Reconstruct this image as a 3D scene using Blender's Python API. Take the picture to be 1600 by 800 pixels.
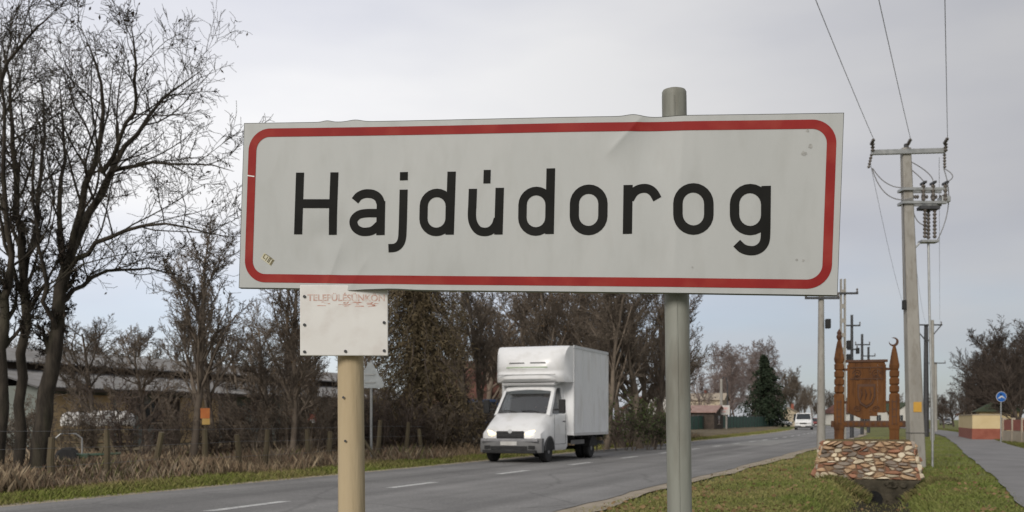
import bpy, bmesh, math, random
import numpy as np
from mathutils import Vector, Matrix

for o in list(bpy.data.objects):
    bpy.data.objects.remove(o, do_unlink=True)
scene = bpy.context.scene
col = scene.collection
R = math.radians
rnd = random.Random(7)

# ------------------------------------------------------------------ camera
CAMH = 1.3
cam_d = bpy.data.cameras.new('camera')
cam = bpy.data.objects.new('camera', cam_d)
col.objects.link(cam)
cam.location = (0, 0, CAMH)
cam.rotation_euler = (R(90), 0, 0)
cam_d.sensor_width = 36.0
cam_d.lens = 36.0
cam_d.shift_y = 255 / 1600
cam_d.clip_start = 0.05
cam_d.clip_end = 3000
cam_d.dof.use_dof = True
cam_d.dof.focus_distance = 3.4
cam_d.dof.aperture_fstop = 8.0
scene.camera = cam

# ------------------------------------------------------------------ sky
SUN = Vector((-0.38, -0.80, 0.46)).normalized()
world = bpy.data.worlds.new('World')
scene.world = world
world.use_nodes = True
wn, wl = world.node_tree.nodes, world.node_tree.links
wn.clear()
w_out = wn.new('ShaderNodeOutputWorld')
w_bg = wn.new('ShaderNodeBackground')
w_bg.inputs['Strength'].default_value = 0.1
w_sky = wn.new('ShaderNodeTexSky')
w_sky.sky_type = 'NISHITA'
w_sky.sun_disc = False
w_sky.sun_elevation = math.asin(SUN.z)
w_sky.sun_rotation = math.atan2(SUN.x, SUN.y)
w_tc = wn.new('ShaderNodeTexCoord')
w_map = wn.new('ShaderNodeMapping')
w_map.inputs['Scale'].default_value = (1.0, 1.0, 3.2)
w_map.inputs['Location'].default_value = (5.7, 1.2, 3.1)
w_n1 = wn.new('ShaderNodeTexNoise')
w_n1.inputs['Scale'].default_value = 2.1
w_n1.inputs['Detail'].default_value = 5
w_n1.inputs['Roughness'].default_value = 0.45
w_r1 = wn.new('ShaderNodeValToRGB')          # thick and thin cloud
w_r1.color_ramp.elements[0].position = 0.33
w_r1.color_ramp.elements[0].color = (3.6, 3.68, 4.05, 1)
w_r1.color_ramp.elements[1].position = 0.60
w_r1.color_ramp.elements[1].color = (4.7, 4.7, 4.78, 1)
w_sep = wn.new('ShaderNodeSeparateXYZ')
w_r2 = wn.new('ShaderNodeValToRGB')          # thinner cover, blue showing, low down
w_r2.color_ramp.elements[0].position = 0.04
w_r2.color_ramp.elements[0].color = (0.5, 0.5, 0.5, 1)
w_r2.color_ramp.elements[1].position = 0.20
w_r2.color_ramp.elements[1].color = (0.0, 0.0, 0.0, 1)
w_mul = wn.new('ShaderNodeMixRGB')
w_mul.blend_type = 'MULTIPLY'
w_mul.inputs['Fac'].default_value = 1.0
w_n2 = wn.new('ShaderNodeTexNoise')
w_n2.inputs['Scale'].default_value = 4.0
w_n2.inputs['Detail'].default_value = 4
w_r3 = wn.new('ShaderNodeValToRGB')
w_r3.color_ramp.elements[0].position = 0.22
w_r3.color_ramp.elements[1].position = 0.62
w_blue = wn.new('ShaderNodeMixRGB')
w_blue.blend_type = 'MULTIPLY'
w_blue.inputs['Fac'].default_value = 1.0
w_blue.inputs['Color2'].default_value = (0.56, 0.63, 0.77, 1)
w_mix = wn.new('ShaderNodeMixRGB')
wl.new(w_tc.outputs['Generated'], w_map.inputs['Vector'])
wl.new(w_map.outputs['Vector'], w_n1.inputs['Vector'])
wl.new(w_map.outputs['Vector'], w_n2.inputs['Vector'])
wl.new(w_n1.outputs['Fac'], w_r1.inputs['Fac'])
wl.new(w_tc.outputs['Generated'], w_sep.inputs['Vector'])
wl.new(w_sep.outputs['Z'], w_r2.inputs['Fac'])
wl.new(w_n2.outputs['Fac'], w_r3.inputs['Fac'])
wl.new(w_r2.outputs['Color'], w_mul.inputs['Color1'])
wl.new(w_r3.outputs['Color'], w_mul.inputs['Color2'])
wl.new(w_sky.outputs['Color'], w_blue.inputs['Color1'])
wl.new(w_mul.outputs['Color'], w_mix.inputs['Fac'])
wl.new(w_r1.outputs['Color'], w_mix.inputs['Color1'])
wl.new(w_blue.outputs['Color'], w_mix.inputs['Color2'])
# thinner, brighter cloud towards the upper left of the view
w_dot = wn.new('ShaderNodeVectorMath')
w_dot.operation = 'DOT_PRODUCT'
w_dot.inputs[1].default_value = Vector((-0.34, 0.90, 0.30)).normalized()
w_pow = wn.new('ShaderNodeMath')
w_pow.operation = 'POWER'
w_pow.use_clamp = True
w_pow.inputs[1].default_value = 5.0
w_add = wn.new('ShaderNodeMapRange')
w_add.inputs['To Min'].default_value = 0.69
w_add.inputs['To Max'].default_value = 1.38
w_glow = wn.new('ShaderNodeMixRGB')
w_glow.blend_type = 'MULTIPLY'
w_glow.inputs['Fac'].default_value = 1.0
wl.new(w_tc.outputs['Generated'], w_dot.inputs[0])
wl.new(w_dot.outputs['Value'], w_pow.inputs[0])
wl.new(w_pow.outputs['Value'], w_add.inputs['Value'])
wl.new(w_mix.outputs['Color'], w_glow.inputs['Color1'])
wl.new(w_add.outputs['Result'], w_glow.inputs['Color2'])
wl.new(w_glow.outputs['Color'], w_bg.inputs['Color'])
wl.new(w_bg.outputs['Background'], w_out.inputs['Surface'])

sun_d = bpy.data.lights.new('sun', 'SUN')
sun_d.energy = 1.5
sun_d.angle = R(24)
sun_d.color = (1.0, 0.94, 0.86)
sun = bpy.data.objects.new('sun', sun_d)
col.objects.link(sun)
sun.rotation_euler = (-SUN).to_track_quat('-Z', 'Y').to_euler()
sun.location = (-20, -20, 30)

vs = scene.view_settings
vs.view_transform = 'Standard'
vs.look = 'None'
vs.gamma = 1.0
vs.exposure = 0.58
vs.use_curve_mapping = False
scene.render.resolution_x = 1024
scene.render.resolution_y = 512
scene.render.engine = 'CYCLES'
scene.cycles.max_bounces = 6
scene.cycles.transparent_max_bounces = 12


# ------------------------------------------------------------------ helpers
def lin(h):
    """sRGB 0-255 to linear."""
    out = []
    for c in h:
        c = c / 255
        out.append(c / 12.92 if c <= 0.04045 else ((c + 0.055) / 1.055) ** 2.4)
    return tuple(out)


def mat(name, c1, c2=None, scale=4.0, rough=0.8, metal=0.0, bump=0.0, bscale=None,
        detail=5, stretch=(1, 1, 1), c3=None, s3=30.0, f3=0.3, spec=0.4, coords='Object'):
    m = bpy.data.materials.new(name)
    m.use_nodes = True
    nt = m.node_tree
    n, l = nt.nodes, nt.links
    b = n['Principled BSDF']
    b.inputs['Roughness'].default_value = rough
    b.inputs['Metallic'].default_value = metal
    b.inputs['Specular IOR Level'].default_value = spec
    b.inputs['Base Color'].default_value = (*c1, 1)
    tc = n.new('ShaderNodeTexCoord')
    mp = n.new('ShaderNodeMapping')
    mp.inputs['Scale'].default_value = stretch
    l.new(tc.outputs[coords], mp.inputs['Vector'])
    if c2 is not None:
        tx = n.new('ShaderNodeTexNoise')
        tx.inputs['Scale'].default_value = scale
        tx.inputs['Detail'].default_value = detail
        tx.inputs['Roughness'].default_value = 0.6
        l.new(mp.outputs['Vector'], tx.inputs['Vector'])
        rp = n.new('ShaderNodeValToRGB')
        rp.color_ramp.elements[0].position = 0.34
        rp.color_ramp.elements[1].position = 0.66
        rp.color_ramp.elements[0].color = (*c1, 1)
        rp.color_ramp.elements[1].color = (*c2, 1)
        l.new(tx.outputs['Fac'], rp.inputs['Fac'])
        src = rp.outputs['Color']
        if c3 is not None:
            t3 = n.new('ShaderNodeTexNoise')
            t3.inputs['Scale'].default_value = s3
            t3.inputs['Detail'].default_value = 4
            l.new(mp.outputs['Vector'], t3.inputs['Vector'])
            r3 = n.new('ShaderNodeValToRGB')
            r3.color_ramp.elements[0].position = 0.5
            r3.color_ramp.elements[1].position = 0.68
            r3.color_ramp.elements[0].color = (0, 0, 0, 1)
            r3.color_ramp.elements[1].color = (f3, f3, f3, 1)
            l.new(t3.outputs['Fac'], r3.inputs['Fac'])
            mx = n.new('ShaderNodeMixRGB')
            mx.inputs['Color2'].default_value = (*c3, 1)
            l.new(r3.outputs['Color'], mx.inputs['Fac'])
            l.new(src, mx.inputs['Color1'])
            src = mx.outputs['Color']
        l.new(src, b.inputs['Base Color'])
    if bump:
        tb = n.new('ShaderNodeTexNoise')
        tb.inputs['Scale'].default_value = bscale or scale * 6
        tb.inputs['Detail'].default_value = 4
        l.new(mp.outputs['Vector'], tb.inputs['Vector'])
        bp = n.new('ShaderNodeBump')
        bp.inputs['Strength'].default_value = bump
        bp.inputs['Distance'].default_value = 0.02
        l.new(tb.outputs['Fac'], bp.inputs['Height'])
        l.new(bp.outputs['Normal'], b.inputs['Normal'])
    return m


def vary(m, amount=0.5):
    """each object a little lighter or darker, per-object random."""
    nt = m.node_tree
    b = nt.nodes['Principled BSDF']
    sock = b.inputs['Base Color']
    info = nt.nodes.new('ShaderNodeObjectInfo')
    hsv = nt.nodes.new('ShaderNodeHueSaturation')
    mr = nt.nodes.new('ShaderNodeMapRange')
    mr.inputs['To Min'].default_value = 1 - amount
    mr.inputs['To Max'].default_value = 1 + amount
    nt.links.new(info.outputs['Random'], mr.inputs['Value'])
    nt.links.new(mr.outputs['Result'], hsv.inputs['Value'])
    if sock.links:
        nt.links.new(sock.links[0].from_socket, hsv.inputs['Color'])
    else:
        hsv.inputs['Color'].default_value = sock.default_value
    nt.links.new(hsv.outputs['Color'], sock)
    return m


def attr_mat(name, attr='tint', rough=0.9, bump=0.0, bscale=20, noise=None, trans=0.0):
    """base colour from a colour attribute of the mesh, times fine noise."""
    m = bpy.data.materials.new(name)
    m.use_nodes = True
    n, l = m.node_tree.nodes, m.node_tree.links
    b = n['Principled BSDF']
    b.inputs['Roughness'].default_value = rough
    b.inputs['Specular IOR Level'].default_value = 0.2
    a = n.new('ShaderNodeAttribute')
    a.attribute_name = attr
    src = a.outputs['Color']
    if noise:
        tc = n.new('ShaderNodeTexCoord')
        for sc, lo, hi in noise:
            tx = n.new('ShaderNodeTexNoise')
            tx.inputs['Scale'].default_value = sc
            tx.inputs['Detail'].default_value = 5
            l.new(tc.outputs['Object'], tx.inputs['Vector'])
            mr = n.new('ShaderNodeMapRange')
            mr.inputs['From Min'].default_value = 0.3
            mr.inputs['From Max'].default_value = 0.7
            mr.inputs['To Min'].default_value = lo
            mr.inputs['To Max'].default_value = hi
            l.new(tx.outputs['Fac'], mr.inputs['Value'])
            mx = n.new('ShaderNodeMixRGB')
            mx.blend_type = 'MULTIPLY'
            mx.inputs['Fac'].default_value = 1
            l.new(src, mx.inputs['Color1'])
            l.new(mr.outputs['Result'], mx.inputs['Color2'])
            src = mx.outputs['Color']
    l.new(src, b.inputs['Base Color'])
    if bump:
        tb = n.new('ShaderNodeTexNoise')
        tb.inputs['Scale'].default_value = bscale
        tb.inputs['Detail'].default_value = 5
        tc = n.new('ShaderNodeTexCoord')
        l.new(tc.outputs['Object'], tb.inputs['Vector'])
        bp = n.new('ShaderNodeBump')
        bp.inputs['Strength'].default_value = bump
        bp.inputs['Distance'].default_value = 0.03
        l.new(tb.outputs['Fac'], bp.inputs['Height'])
        l.new(bp.outputs['Normal'], b.inputs['Normal'])
    return m


def tag(o, label=None, cat=None, group=None, kind=None):
    if label: o['label'] = label
    if cat: o['category'] = cat
    if group: o['group'] = group
    if kind: o['kind'] = kind
    return o


def link(name, me, material, parent=None):
    o = bpy.data.objects.new(name, me)
    col.objects.link(o)
    if material is not None and len(me.materials) == 0:
        me.materials.append(material)
    if parent is not None:
        o.parent = parent
    return o


def empty(name, loc=(0, 0, 0), rz=0.0):
    o = bpy.data.objects.new(name, None)
    o.empty_display_size = 0.2
    col.objects.link(o)
    o.location = loc
    o.rotation_euler = (0, 0, rz)
    return o


class MB:
    def __init__(self):
        self.v, self.f = [], []

    def add(self, vs, fs):
        b = len(self.v)
        self.v += [tuple(p) for p in vs]
        self.f += [tuple(i + b for i in f) for f in fs]
        return self

    def box(self, c, s, rot=None):
        hx, hy, hz = s[0] / 2, s[1] / 2, s[2] / 2
        pts = [Vector((x, y, z)) for x in (-hx, hx) for y in (-hy, hy) for z in (-hz, hz)]
        if rot is not None:
            pts = [rot @ p for p in pts]
        c = Vector(c)
        return self.add([p + c for p in pts],
                        [(0, 1, 3, 2), (4, 6, 7, 5), (0, 4, 5, 1), (2, 3, 7, 6), (0, 2, 6, 4), (1, 5, 7, 3)])

    def tube(self, pts, rad, n=8, caps=True):
        pts = [Vector(p) for p in pts]
        if not isinstance(rad, (list, tuple)):
            rad = [rad] * len(pts)
        rings = []
        up = None
        for i, p in enumerate(pts):
            t = (pts[min(i + 1, len(pts) - 1)] - pts[max(i - 1, 0)])
            t = t.normalized() if t.length > 1e-9 else Vector((0, 0, 1))
            if up is None:
                up = Vector((1, 0, 0)) if abs(t.x) < 0.9 else Vector((0, 1, 0))
            a = t.cross(up).normalized()
            b2 = t.cross(a).normalized()
            up = a.cross(t) if False else up
            rings.append([p + (a * math.cos(2 * math.pi * k / n) + b2 * math.sin(2 * math.pi * k / n)) * rad[i] for k in range(n)])
        vs = [q for r in rings for q in r]
        fs = []
        for i in range(len(pts) - 1):
            for k in range(n):
                k2 = (k + 1) % n
                fs.append((i * n + k, i * n + k2, (i + 1) * n + k2, (i + 1) * n + k))
        if caps:
            fs.append(tuple(reversed(range(n))))
            fs.append(tuple((len(pts) - 1) * n + k for k in range(n)))
        return self.add(vs, fs)

    def lathe(self, prof, c=(0, 0, 0), axis='z', n=20):
        vs, fs = [], []
        for r, h in prof:
            for k in range(n):
                a = 2 * math.pi * k / n
                x, y = r * math.cos(a), r * math.sin(a)
                p = {'z': (x, y, h), 'y': (x, h, y), 'x': (h, x, y)}[axis]
                vs.append((p[0] + c[0], p[1] + c[1], p[2] + c[2]))
        for i in range(len(prof) - 1):
            for k in range(n):
                k2 = (k + 1) % n
                fs.append((i * n + k, i * n + k2, (i + 1) * n + k2, (i + 1) * n + k))
        fs.append(tuple(reversed(range(n))))
        fs.append(tuple((len(prof) - 1) * n + k for k in range(n)))
        return self.add(vs, fs)

    def loft(self, rings, caps=True):
        n = len(rings[0])
        vs = [p for r in rings for p in r]
        fs = []
        for i in range(len(rings) - 1):
            for k in range(n):
                k2 = (k + 1) % n
                fs.append((i * n + k, i * n + k2, (i + 1) * n + k2, (i + 1) * n + k))
        if caps:
            fs.append(tuple(reversed(range(n))))
            fs.append(tuple((len(rings) - 1) * n + k for k in range(n)))
        return self.add(vs, fs)

    def prism(self, poly, axis, a, b):
        """poly of 2-D points swept along an axis from a to b."""
        def P(u, w, h):
            return {'x': (h, u, w), 'y': (u, h, w), 'z': (u, w, h)}[axis]
        n = len(poly)
        vs = [P(u, w, a) for u, w in poly] + [P(u, w, b) for u, w in poly]
        fs = [(k, (k + 1) % n, n + (k + 1) % n, n + k) for k in range(n)]
        fs += [tuple(reversed(range(n))), tuple(range(n, 2 * n))]
        return self.add(vs, fs)

    def mesh(self, name, smooth=None, bevel=0.0):
        me = bpy.data.meshes.new(name)
        me.from_pydata(self.v, [], self.f)
        bm = bmesh.new()
        bm.from_mesh(me)
        bmesh.ops.recalc_face_normals(bm, faces=bm.faces)
        if bevel:
            bmesh.ops.bevel(bm, geom=[e for e in bm.edges if e.is_manifold and e.calc_face_angle(0) > 0.5],
                            offset=bevel, segments=2, affect='EDGES', profile=0.5)
        bm.to_mesh(me)
        bm.free()
        if smooth is not None:
            me.polygons.foreach_set('use_smooth', [True] * len(me.polygons))
            me.set_sharp_from_angle(angle=R(smooth))
        return me

    def build(self, name, material, parent=None, smooth=None, bevel=0.0):
        return link(name, self.mesh(name, smooth, bevel), material, parent)


def np_mesh(name, verts, faces, tints=None, smooth=False):
    """faces: (M,k) int array, k constant."""
    me = bpy.data.meshes.new(name)
    M, k = faces.shape
    me.vertices.add(len(verts))
    me.vertices.foreach_set('co', np.ascontiguousarray(verts, dtype=np.float32).ravel())
    me.loops.add(M * k)
    me.loops.foreach_set('vertex_index', np.ascontiguousarray(faces, dtype=np.int32).ravel())
    me.polygons.add(M)
    me.polygons.foreach_set('loop_start', np.arange(0, M * k, k, dtype=np.int32))
    if smooth:
        me.polygons.foreach_set('use_smooth', np.ones(M, dtype=bool))
    me.update(calc_edges=True)
    if tints is not None:
        at = me.color_attributes.new('tint', 'FLOAT_COLOR', 'POINT')
        c = np.ones((len(verts), 4), dtype=np.float32)
        c[:, :3] = tints
        at.data.foreach_set('color', c.ravel())
    return me


def copy_tree(o, parent=None):
    c = o.copy()
    col.objects.link(c)
    c.parent = parent
    for ch in o.children:
        copy_tree(ch, c)
    return c


def at(x, y, Z):
    """photograph pixel (1600 x 800) at depth Z to a point of the place."""
    return Vector(((x - 800) / 1600 * Z, Z, CAMH + (655 - y) / 1600 * Z))


def road_x(Z):
    """x of the road's centre line at depth Z."""
    x = -2.47 + 0.405 * (Z - 18.4)
    if Z > 60:
        d = min(Z, 330) - 60
        x -= 0.00065 * d * d
        if Z > 330: x -= 2 * 0.00065 * 270 * (Z - 330)
    return x


def rp(t, Z, h=0.0):
    return Vector((road_x(Z) + t, Z, h))


ROAD_DIR = Vector((0.405, 1, 0)).normalized()
ROAD_YAW = math.atan2(ROAD_DIR.y, ROAD_DIR.x)

# ------------------------------------------------------------------ materials
M = {}
M['asphalt'] = mat('asphalt', (0.152, 0.149, 0.146), (0.215, 0.21, 0.206), scale=0.35, rough=0.85, bump=0.25, bscale=40,
                   c3=(0.30, 0.29, 0.275), s3=22.0, f3=0.5, detail=8)
_n, _l = M['asphalt'].node_tree.nodes, M['asphalt'].node_tree.links
_b = _n['Principled BSDF']
_src = _b.inputs['Base Color'].links[0].from_socket
_tc = _n.new('ShaderNodeTexCoord')
_mp = _n.new('ShaderNodeMapping')
_mp.inputs['Rotation'].default_value = (0, 0, -math.atan2(1, 0.405) + math.pi / 2)
_mp0 = _n.new('ShaderNodeMapping')
_mp0.inputs['Rotation'].default_value = (0, 0, math.atan2(0.405, 1))
_mp.inputs['Rotation'].default_value = (0, 0, 0)
_mp.inputs['Scale'].default_value = (1.1, 0.035, 1)
_tx = _n.new('ShaderNodeTexNoise')
_tx.inputs['Scale'].default_value = 1.0
_tx.inputs['Detail'].default_value = 3
_mr = _n.new('ShaderNodeMapRange')
_mr.inputs['From Min'].default_value = 0.3
_mr.inputs['From Max'].default_value = 0.7
_mr.inputs['To Min'].default_value = 0.74
_mr.inputs['To Max'].default_value = 1.28
_mx = _n.new('ShaderNodeMixRGB')
_mx.blend_type = 'MULTIPLY'
_mx.inputs['Fac'].default_value = 1
_l.new(_tc.outputs['Object'], _mp0.inputs['Vector'])
_l.new(_mp0.outputs['Vector'], _mp.inputs['Vector'])
_l.new(_mp.outputs['Vector'], _tx.inputs['Vector'])
_l.new(_tx.outputs['Fac'], _mr.inputs['Value'])
_l.new(_src, _mx.inputs['Color1'])
_l.new(_mr.outputs['Result'], _mx.inputs['Color2'])
_vo = _n.new('ShaderNodeTexVoronoi')
_vo.feature = 'DISTANCE_TO_EDGE'
_vo.inputs['Scale'].default_value = 0.42
_nz = _n.new('ShaderNodeTexNoise')
_nz.inputs['Scale'].default_value = 1.6
_nz.inputs['Detail'].default_value = 6
_vm = _n.new('ShaderNodeMixRGB')
_vm.inputs['Fac'].default_value = 0.22
_l.new(_tc.outputs['Object'], _nz.inputs['Vector'])
_l.new(_tc.outputs['Object'], _vm.inputs['Color1'])
_l.new(_nz.outputs['Color'], _vm.inputs['Color2'])
_l.new(_vm.outputs['Color'], _vo.inputs['Vector'])
_cr = _n.new('ShaderNodeMapRange')
_cr.inputs['From Min'].default_value = 0.004
_cr.inputs['From Max'].default_value = 0.016
_cr.inputs['To Min'].default_value = 0.80
_cr.inputs['To Max'].default_value = 1.0
_cm = _n.new('ShaderNodeMixRGB')
_cm.blend_type = 'MULTIPLY'
_cm.inputs['Fac'].default_value = 1
_l.new(_vo.outputs['Distance'], _cr.inputs['Value'])
_l.new(_mx.outputs['Color'], _cm.inputs['Color1'])
_l.new(_cr.outputs['Result'], _cm.inputs['Color2'])
_l.new(_cm.outputs['Color'], _b.inputs['Base Color'])
M['path'] = mat('path_asphalt', (0.17, 0.165, 0.165), (0.23, 0.225, 0.225), scale=0.6, rough=0.9, bump=0.2, bscale=30)
M['line'] = mat('road_paint', (0.68, 0.68, 0.66), (0.48, 0.48, 0.47), scale=3.0, rough=0.7, c3=(0.2, 0.2, 0.2), s3=18, f3=0.7)
M['dirt'] = mat('dirt_edge', (0.40, 0.34, 0.265), (0.26, 0.22, 0.165), scale=1.3, rough=0.95, bump=0.5, bscale=18)
M['ground'] = attr_mat('ground_soil', rough=0.95, bump=0.7, bscale=7, noise=[(0.35, 0.75, 1.25), (3.0, 0.7, 1.3)])
M['blade'] = attr_mat('grass_blades', rough=0.7)
M['bark'] = mat('bark', (0.022, 0.018, 0.014), (0.068, 0.056, 0.043), scale=7, rough=0.95, bump=0.6, stretch=(1, 1, 0.25), c3=(0.05, 0.055, 0.025), s3=3, f3=0.35)
M['bark_brown'] = mat('bark_brown', (0.10, 0.080, 0.062), (0.205, 0.166, 0.130), scale=1.2, rough=0.95)
M['bark_grey'] = mat('bark_grey', (0.17, 0.13, 0.12), (0.27, 0.22, 0.20), scale=1.2, rough=0.95)
M['bark_dark'] = mat('bark_dark', (0.06, 0.046, 0.039), (0.125, 0.097, 0.080), scale=1.2, rough=0.95)
for k in ('bark_brown', 'bark_grey', 'bark_dark'):
    vary(M[k], 0.28)
M['dry_leaf'] = mat('dry_leaf', (0.07, 0.045, 0.025), (0.14, 0.09, 0.045), scale=2.5, rough=0.9)
M['leaf_litter'] = mat('leaf_litter', (0.16, 0.10, 0.05), (0.27, 0.18, 0.09), scale=2.5, rough=0.9)
M['conifer'] = mat('conifer_sprays', (0.075, 0.060, 0.034), (0.155, 0.118, 0.066), scale=0.9, rough=0.9)
M['spruce'] = mat('spruce_needles', (0.015, 0.026, 0.014), (0.030, 0.046, 0.022), scale=1.2, rough=0.9)
M['green_leaf'] = mat('green_leaf', (0.04, 0.06, 0.02), (0.08, 0.10, 0.03), scale=1.2, rough=0.8)
M['pod'] = mat('seed_pod', (0.022, 0.017, 0.013), (0.05, 0.036, 0.026), scale=3, rough=0.9)
M['steel'] = mat('galvanised_steel', (0.30, 0.31, 0.31), (0.42, 0.43, 0.43), scale=6, rough=0.5, metal=0.6)
M['dark_steel'] = mat('dark_steel', (0.045, 0.047, 0.05), (0.08, 0.08, 0.085), scale=6, rough=0.6, metal=0.3)
M['concrete'] = mat('pole_concrete', (0.28, 0.265, 0.24), (0.37, 0.355, 0.325), scale=1.6, rough=0.9, bump=0.3, bscale=25, stretch=(1, 1, 0.35), c3=(0.2, 0.18, 0.15), s3=9, f3=0.5)
M['porcelain'] = mat('insulator_porcelain', (0.10, 0.085, 0.075), (0.2, 0.18, 0.165), scale=9, rough=0.4)
M['wire'] = mat('wire', (0.22, 0.22, 0.225), rough=0.6, metal=0.3)
M['black'] = mat('black_rubber_and_shade', (0.018, 0.018, 0.019), (0.03, 0.03, 0.03), scale=8, rough=0.8)
M['sign_white'] = mat('sign_sheeting', (0.405, 0.418, 0.412), (0.435, 0.446, 0.440), scale=2.0, rough=0.5, stretch=(3, 1.0, 1), c3=(0.31, 0.315, 0.295), s3=5.0, f3=0.22)
M['sign_red'] = mat('sign_red', (0.23, 0.012, 0.012), (0.29, 0.02, 0.016), scale=4, rough=0.6, spec=0.2, c3=(0.33, 0.05, 0.035), s3=9, f3=0.5)
M['sign_black'] = mat('sign_black', (0.010, 0.010, 0.009), (0.016, 0.016, 0.015), scale=6, rough=0.7, spec=0.12)
M['alu'] = mat('sign_edge_aluminium', (0.26, 0.27, 0.25), (0.36, 0.37, 0.35), scale=12, rough=0.5, metal=0.5)
M['post_grey'] = mat('painted_post', (0.235, 0.242, 0.212), (0.30, 0.305, 0.272), scale=3, rough=0.55, stretch=(1, 1, 0.2), c3=(0.12, 0.105, 0.08), s3=8, f3=0.9, bump=0.15, bscale=30)
M['post_tan'] = mat('tan_post', (0.43, 0.335, 0.205), (0.53, 0.44, 0.30), scale=4, rough=0.7, stretch=(1, 1, 0.12), c3=(0.17, 0.12, 0.07), s3=7, f3=0.95, bump=0.35, bscale=30)
M['plate'] = mat('board_white', (0.69, 0.675, 0.65), (0.75, 0.74, 0.72), scale=5, rough=0.55, c3=(0.5, 0.44, 0.4), s3=14, f3=0.3)
M['faded_red'] = mat('faded_red_print', (0.52, 0.27, 0.21), (0.70, 0.65, 0.61), scale=45, rough=0.7)
M['old_wood'] = mat('old_fence_wood', (0.085, 0.068, 0.042), (0.155, 0.125, 0.08), scale=3, rough=0.95, stretch=(1, 1, 0.2), c3=(0.09, 0.10, 0.05), s3=5, f3=0.5)
M['carved'] = mat('stained_oak', (0.115, 0.050, 0.020), (0.180, 0.080, 0.030), scale=3.5, rough=0.8, spec=0.12, stretch=(1, 1, 0.25), c3=(0.055, 0.026, 0.015), s3=7, f3=0.85, bump=0.3, bscale=20)
M['carved_dark'] = mat('dark_stained_oak', (0.060, 0.028, 0.016), (0.105, 0.048, 0.025), scale=5, rough=0.7, stretch=(1, 1, 0.3))
M['stone'] = mat('field_stone', (0.33, 0.20, 0.115), (0.50, 0.37, 0.24), scale=5, rough=0.9, bump=0.5, bscale=25)
M['stone_pale'] = mat('pale_stone', (0.58, 0.49, 0.35), (0.68, 0.60, 0.46), scale=5, rough=0.9, bump=0.5, bscale=25)
M['stone_red'] = mat('red_stone', (0.25, 0.115, 0.07), (0.36, 0.19, 0.12), scale=5, rough=0.9, bump=0.5, bscale=25)
M['stone_grey'] = mat('grey_stone', (0.22, 0.18, 0.15), (0.34, 0.29, 0.24), scale=5, rough=0.9, bump=0.5, bscale=25)
for k in ('stone', 'stone_pale', 'stone_red', 'stone_grey'):
    vary(M[k], 0.22)
M['mortar'] = mat('mortar', (0.15, 0.095, 0.06), (0.22, 0.15, 0.10), scale=6, rough=0.95, bump=0.4)
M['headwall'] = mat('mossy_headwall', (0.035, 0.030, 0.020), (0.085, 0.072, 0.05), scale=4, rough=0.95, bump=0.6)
M['van_white'] = mat('white_paint', (0.78, 0.785, 0.79), (0.82, 0.825, 0.83), scale=0.8, rough=0.3, spec=0.5, c3=(0.52, 0.50, 0.46), s3=2.2, f3=0.35)
M['box_white'] = mat('box_panel', (0.78, 0.80, 0.82), (0.83, 0.84, 0.85), scale=1.2, rough=0.5, stretch=(1, 1, 0.4), c3=(0.52, 0.51, 0.48), s3=2.5, f3=0.4)
M['trim_alu'] = mat('aluminium_trim', (0.55, 0.56, 0.57), (0.64, 0.65, 0.66), scale=5, rough=0.4, metal=0.3)
M['plastic'] = mat('dark_plastic', (0.045, 0.046, 0.048), (0.075, 0.075, 0.078), scale=5, rough=0.6)
M['rim'] = mat('wheel_steel', (0.22, 0.22, 0.23), (0.32, 0.32, 0.33), scale=8, rough=0.5, metal=0.4)
M['dim_white'] = mat('weathered_white', (0.52, 0.51, 0.49), (0.62, 0.61, 0.59), scale=1.5, rough=0.8, c3=(0.4, 0.38, 0.34), s3=4, f3=0.5)


def glass_mat(name, tint, alpha):
    m = bpy.data.materials.new(name)
    m.use_nodes = True
    n, l = m.node_tree.nodes, m.node_tree.links
    n.clear()
    o = n.new('ShaderNodeOutputMaterial')
    tr = n.new('ShaderNodeBsdfTransparent')
    tr.inputs['Color'].default_value = (*tint, 1)
    gl = n.new('ShaderNodeBsdfGlossy')
    gl.inputs['Roughness'].default_value = 0.05
    mx = n.new('ShaderNodeMixShader')
    mx.inputs['Fac'].default_value = alpha
    l.new(tr.outputs[0], mx.inputs[1])
    l.new(gl.outputs[0], mx.inputs[2])
    l.new(mx.outputs[0], o.inputs['Surface'])
    return m


M['glass'] = glass_mat('vehicle_glass', (0.35, 0.38, 0.40), 0.22)
M['window'] = mat('window_glass', (0.03, 0.035, 0.04), rough=0.1, spec=0.6)


def emit_mat(name, c, s):
    m = bpy.data.materials.new(name)
    m.use_nodes = True
    b = m.node_tree.nodes['Principled BSDF']
    b.inputs['Base Color'].default_value = (0.8, 0.8, 0.78, 1)
    b.inputs['Roughness'].default_value = 0.15
    b.inputs['Emission Color'].default_value = (*c, 1)
    b.inputs['Emission Strength'].default_value = s
    return m


M['headlight'] = emit_mat('lit_headlight', (1.0, 0.74, 0.36), 0.95)
M['lens'] = mat('headlight_lens', (0.5, 0.5, 0.5), rough=0.15, spec=0.7)

# ------------------------------------------------------------------ ground, road, path
def smooth01(x):
    x = max(0.0, min(1.0, x))
    return x * x * (3 - 2 * x)


DITCH_T = 9.05
DITCH_END = 23.35


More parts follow.
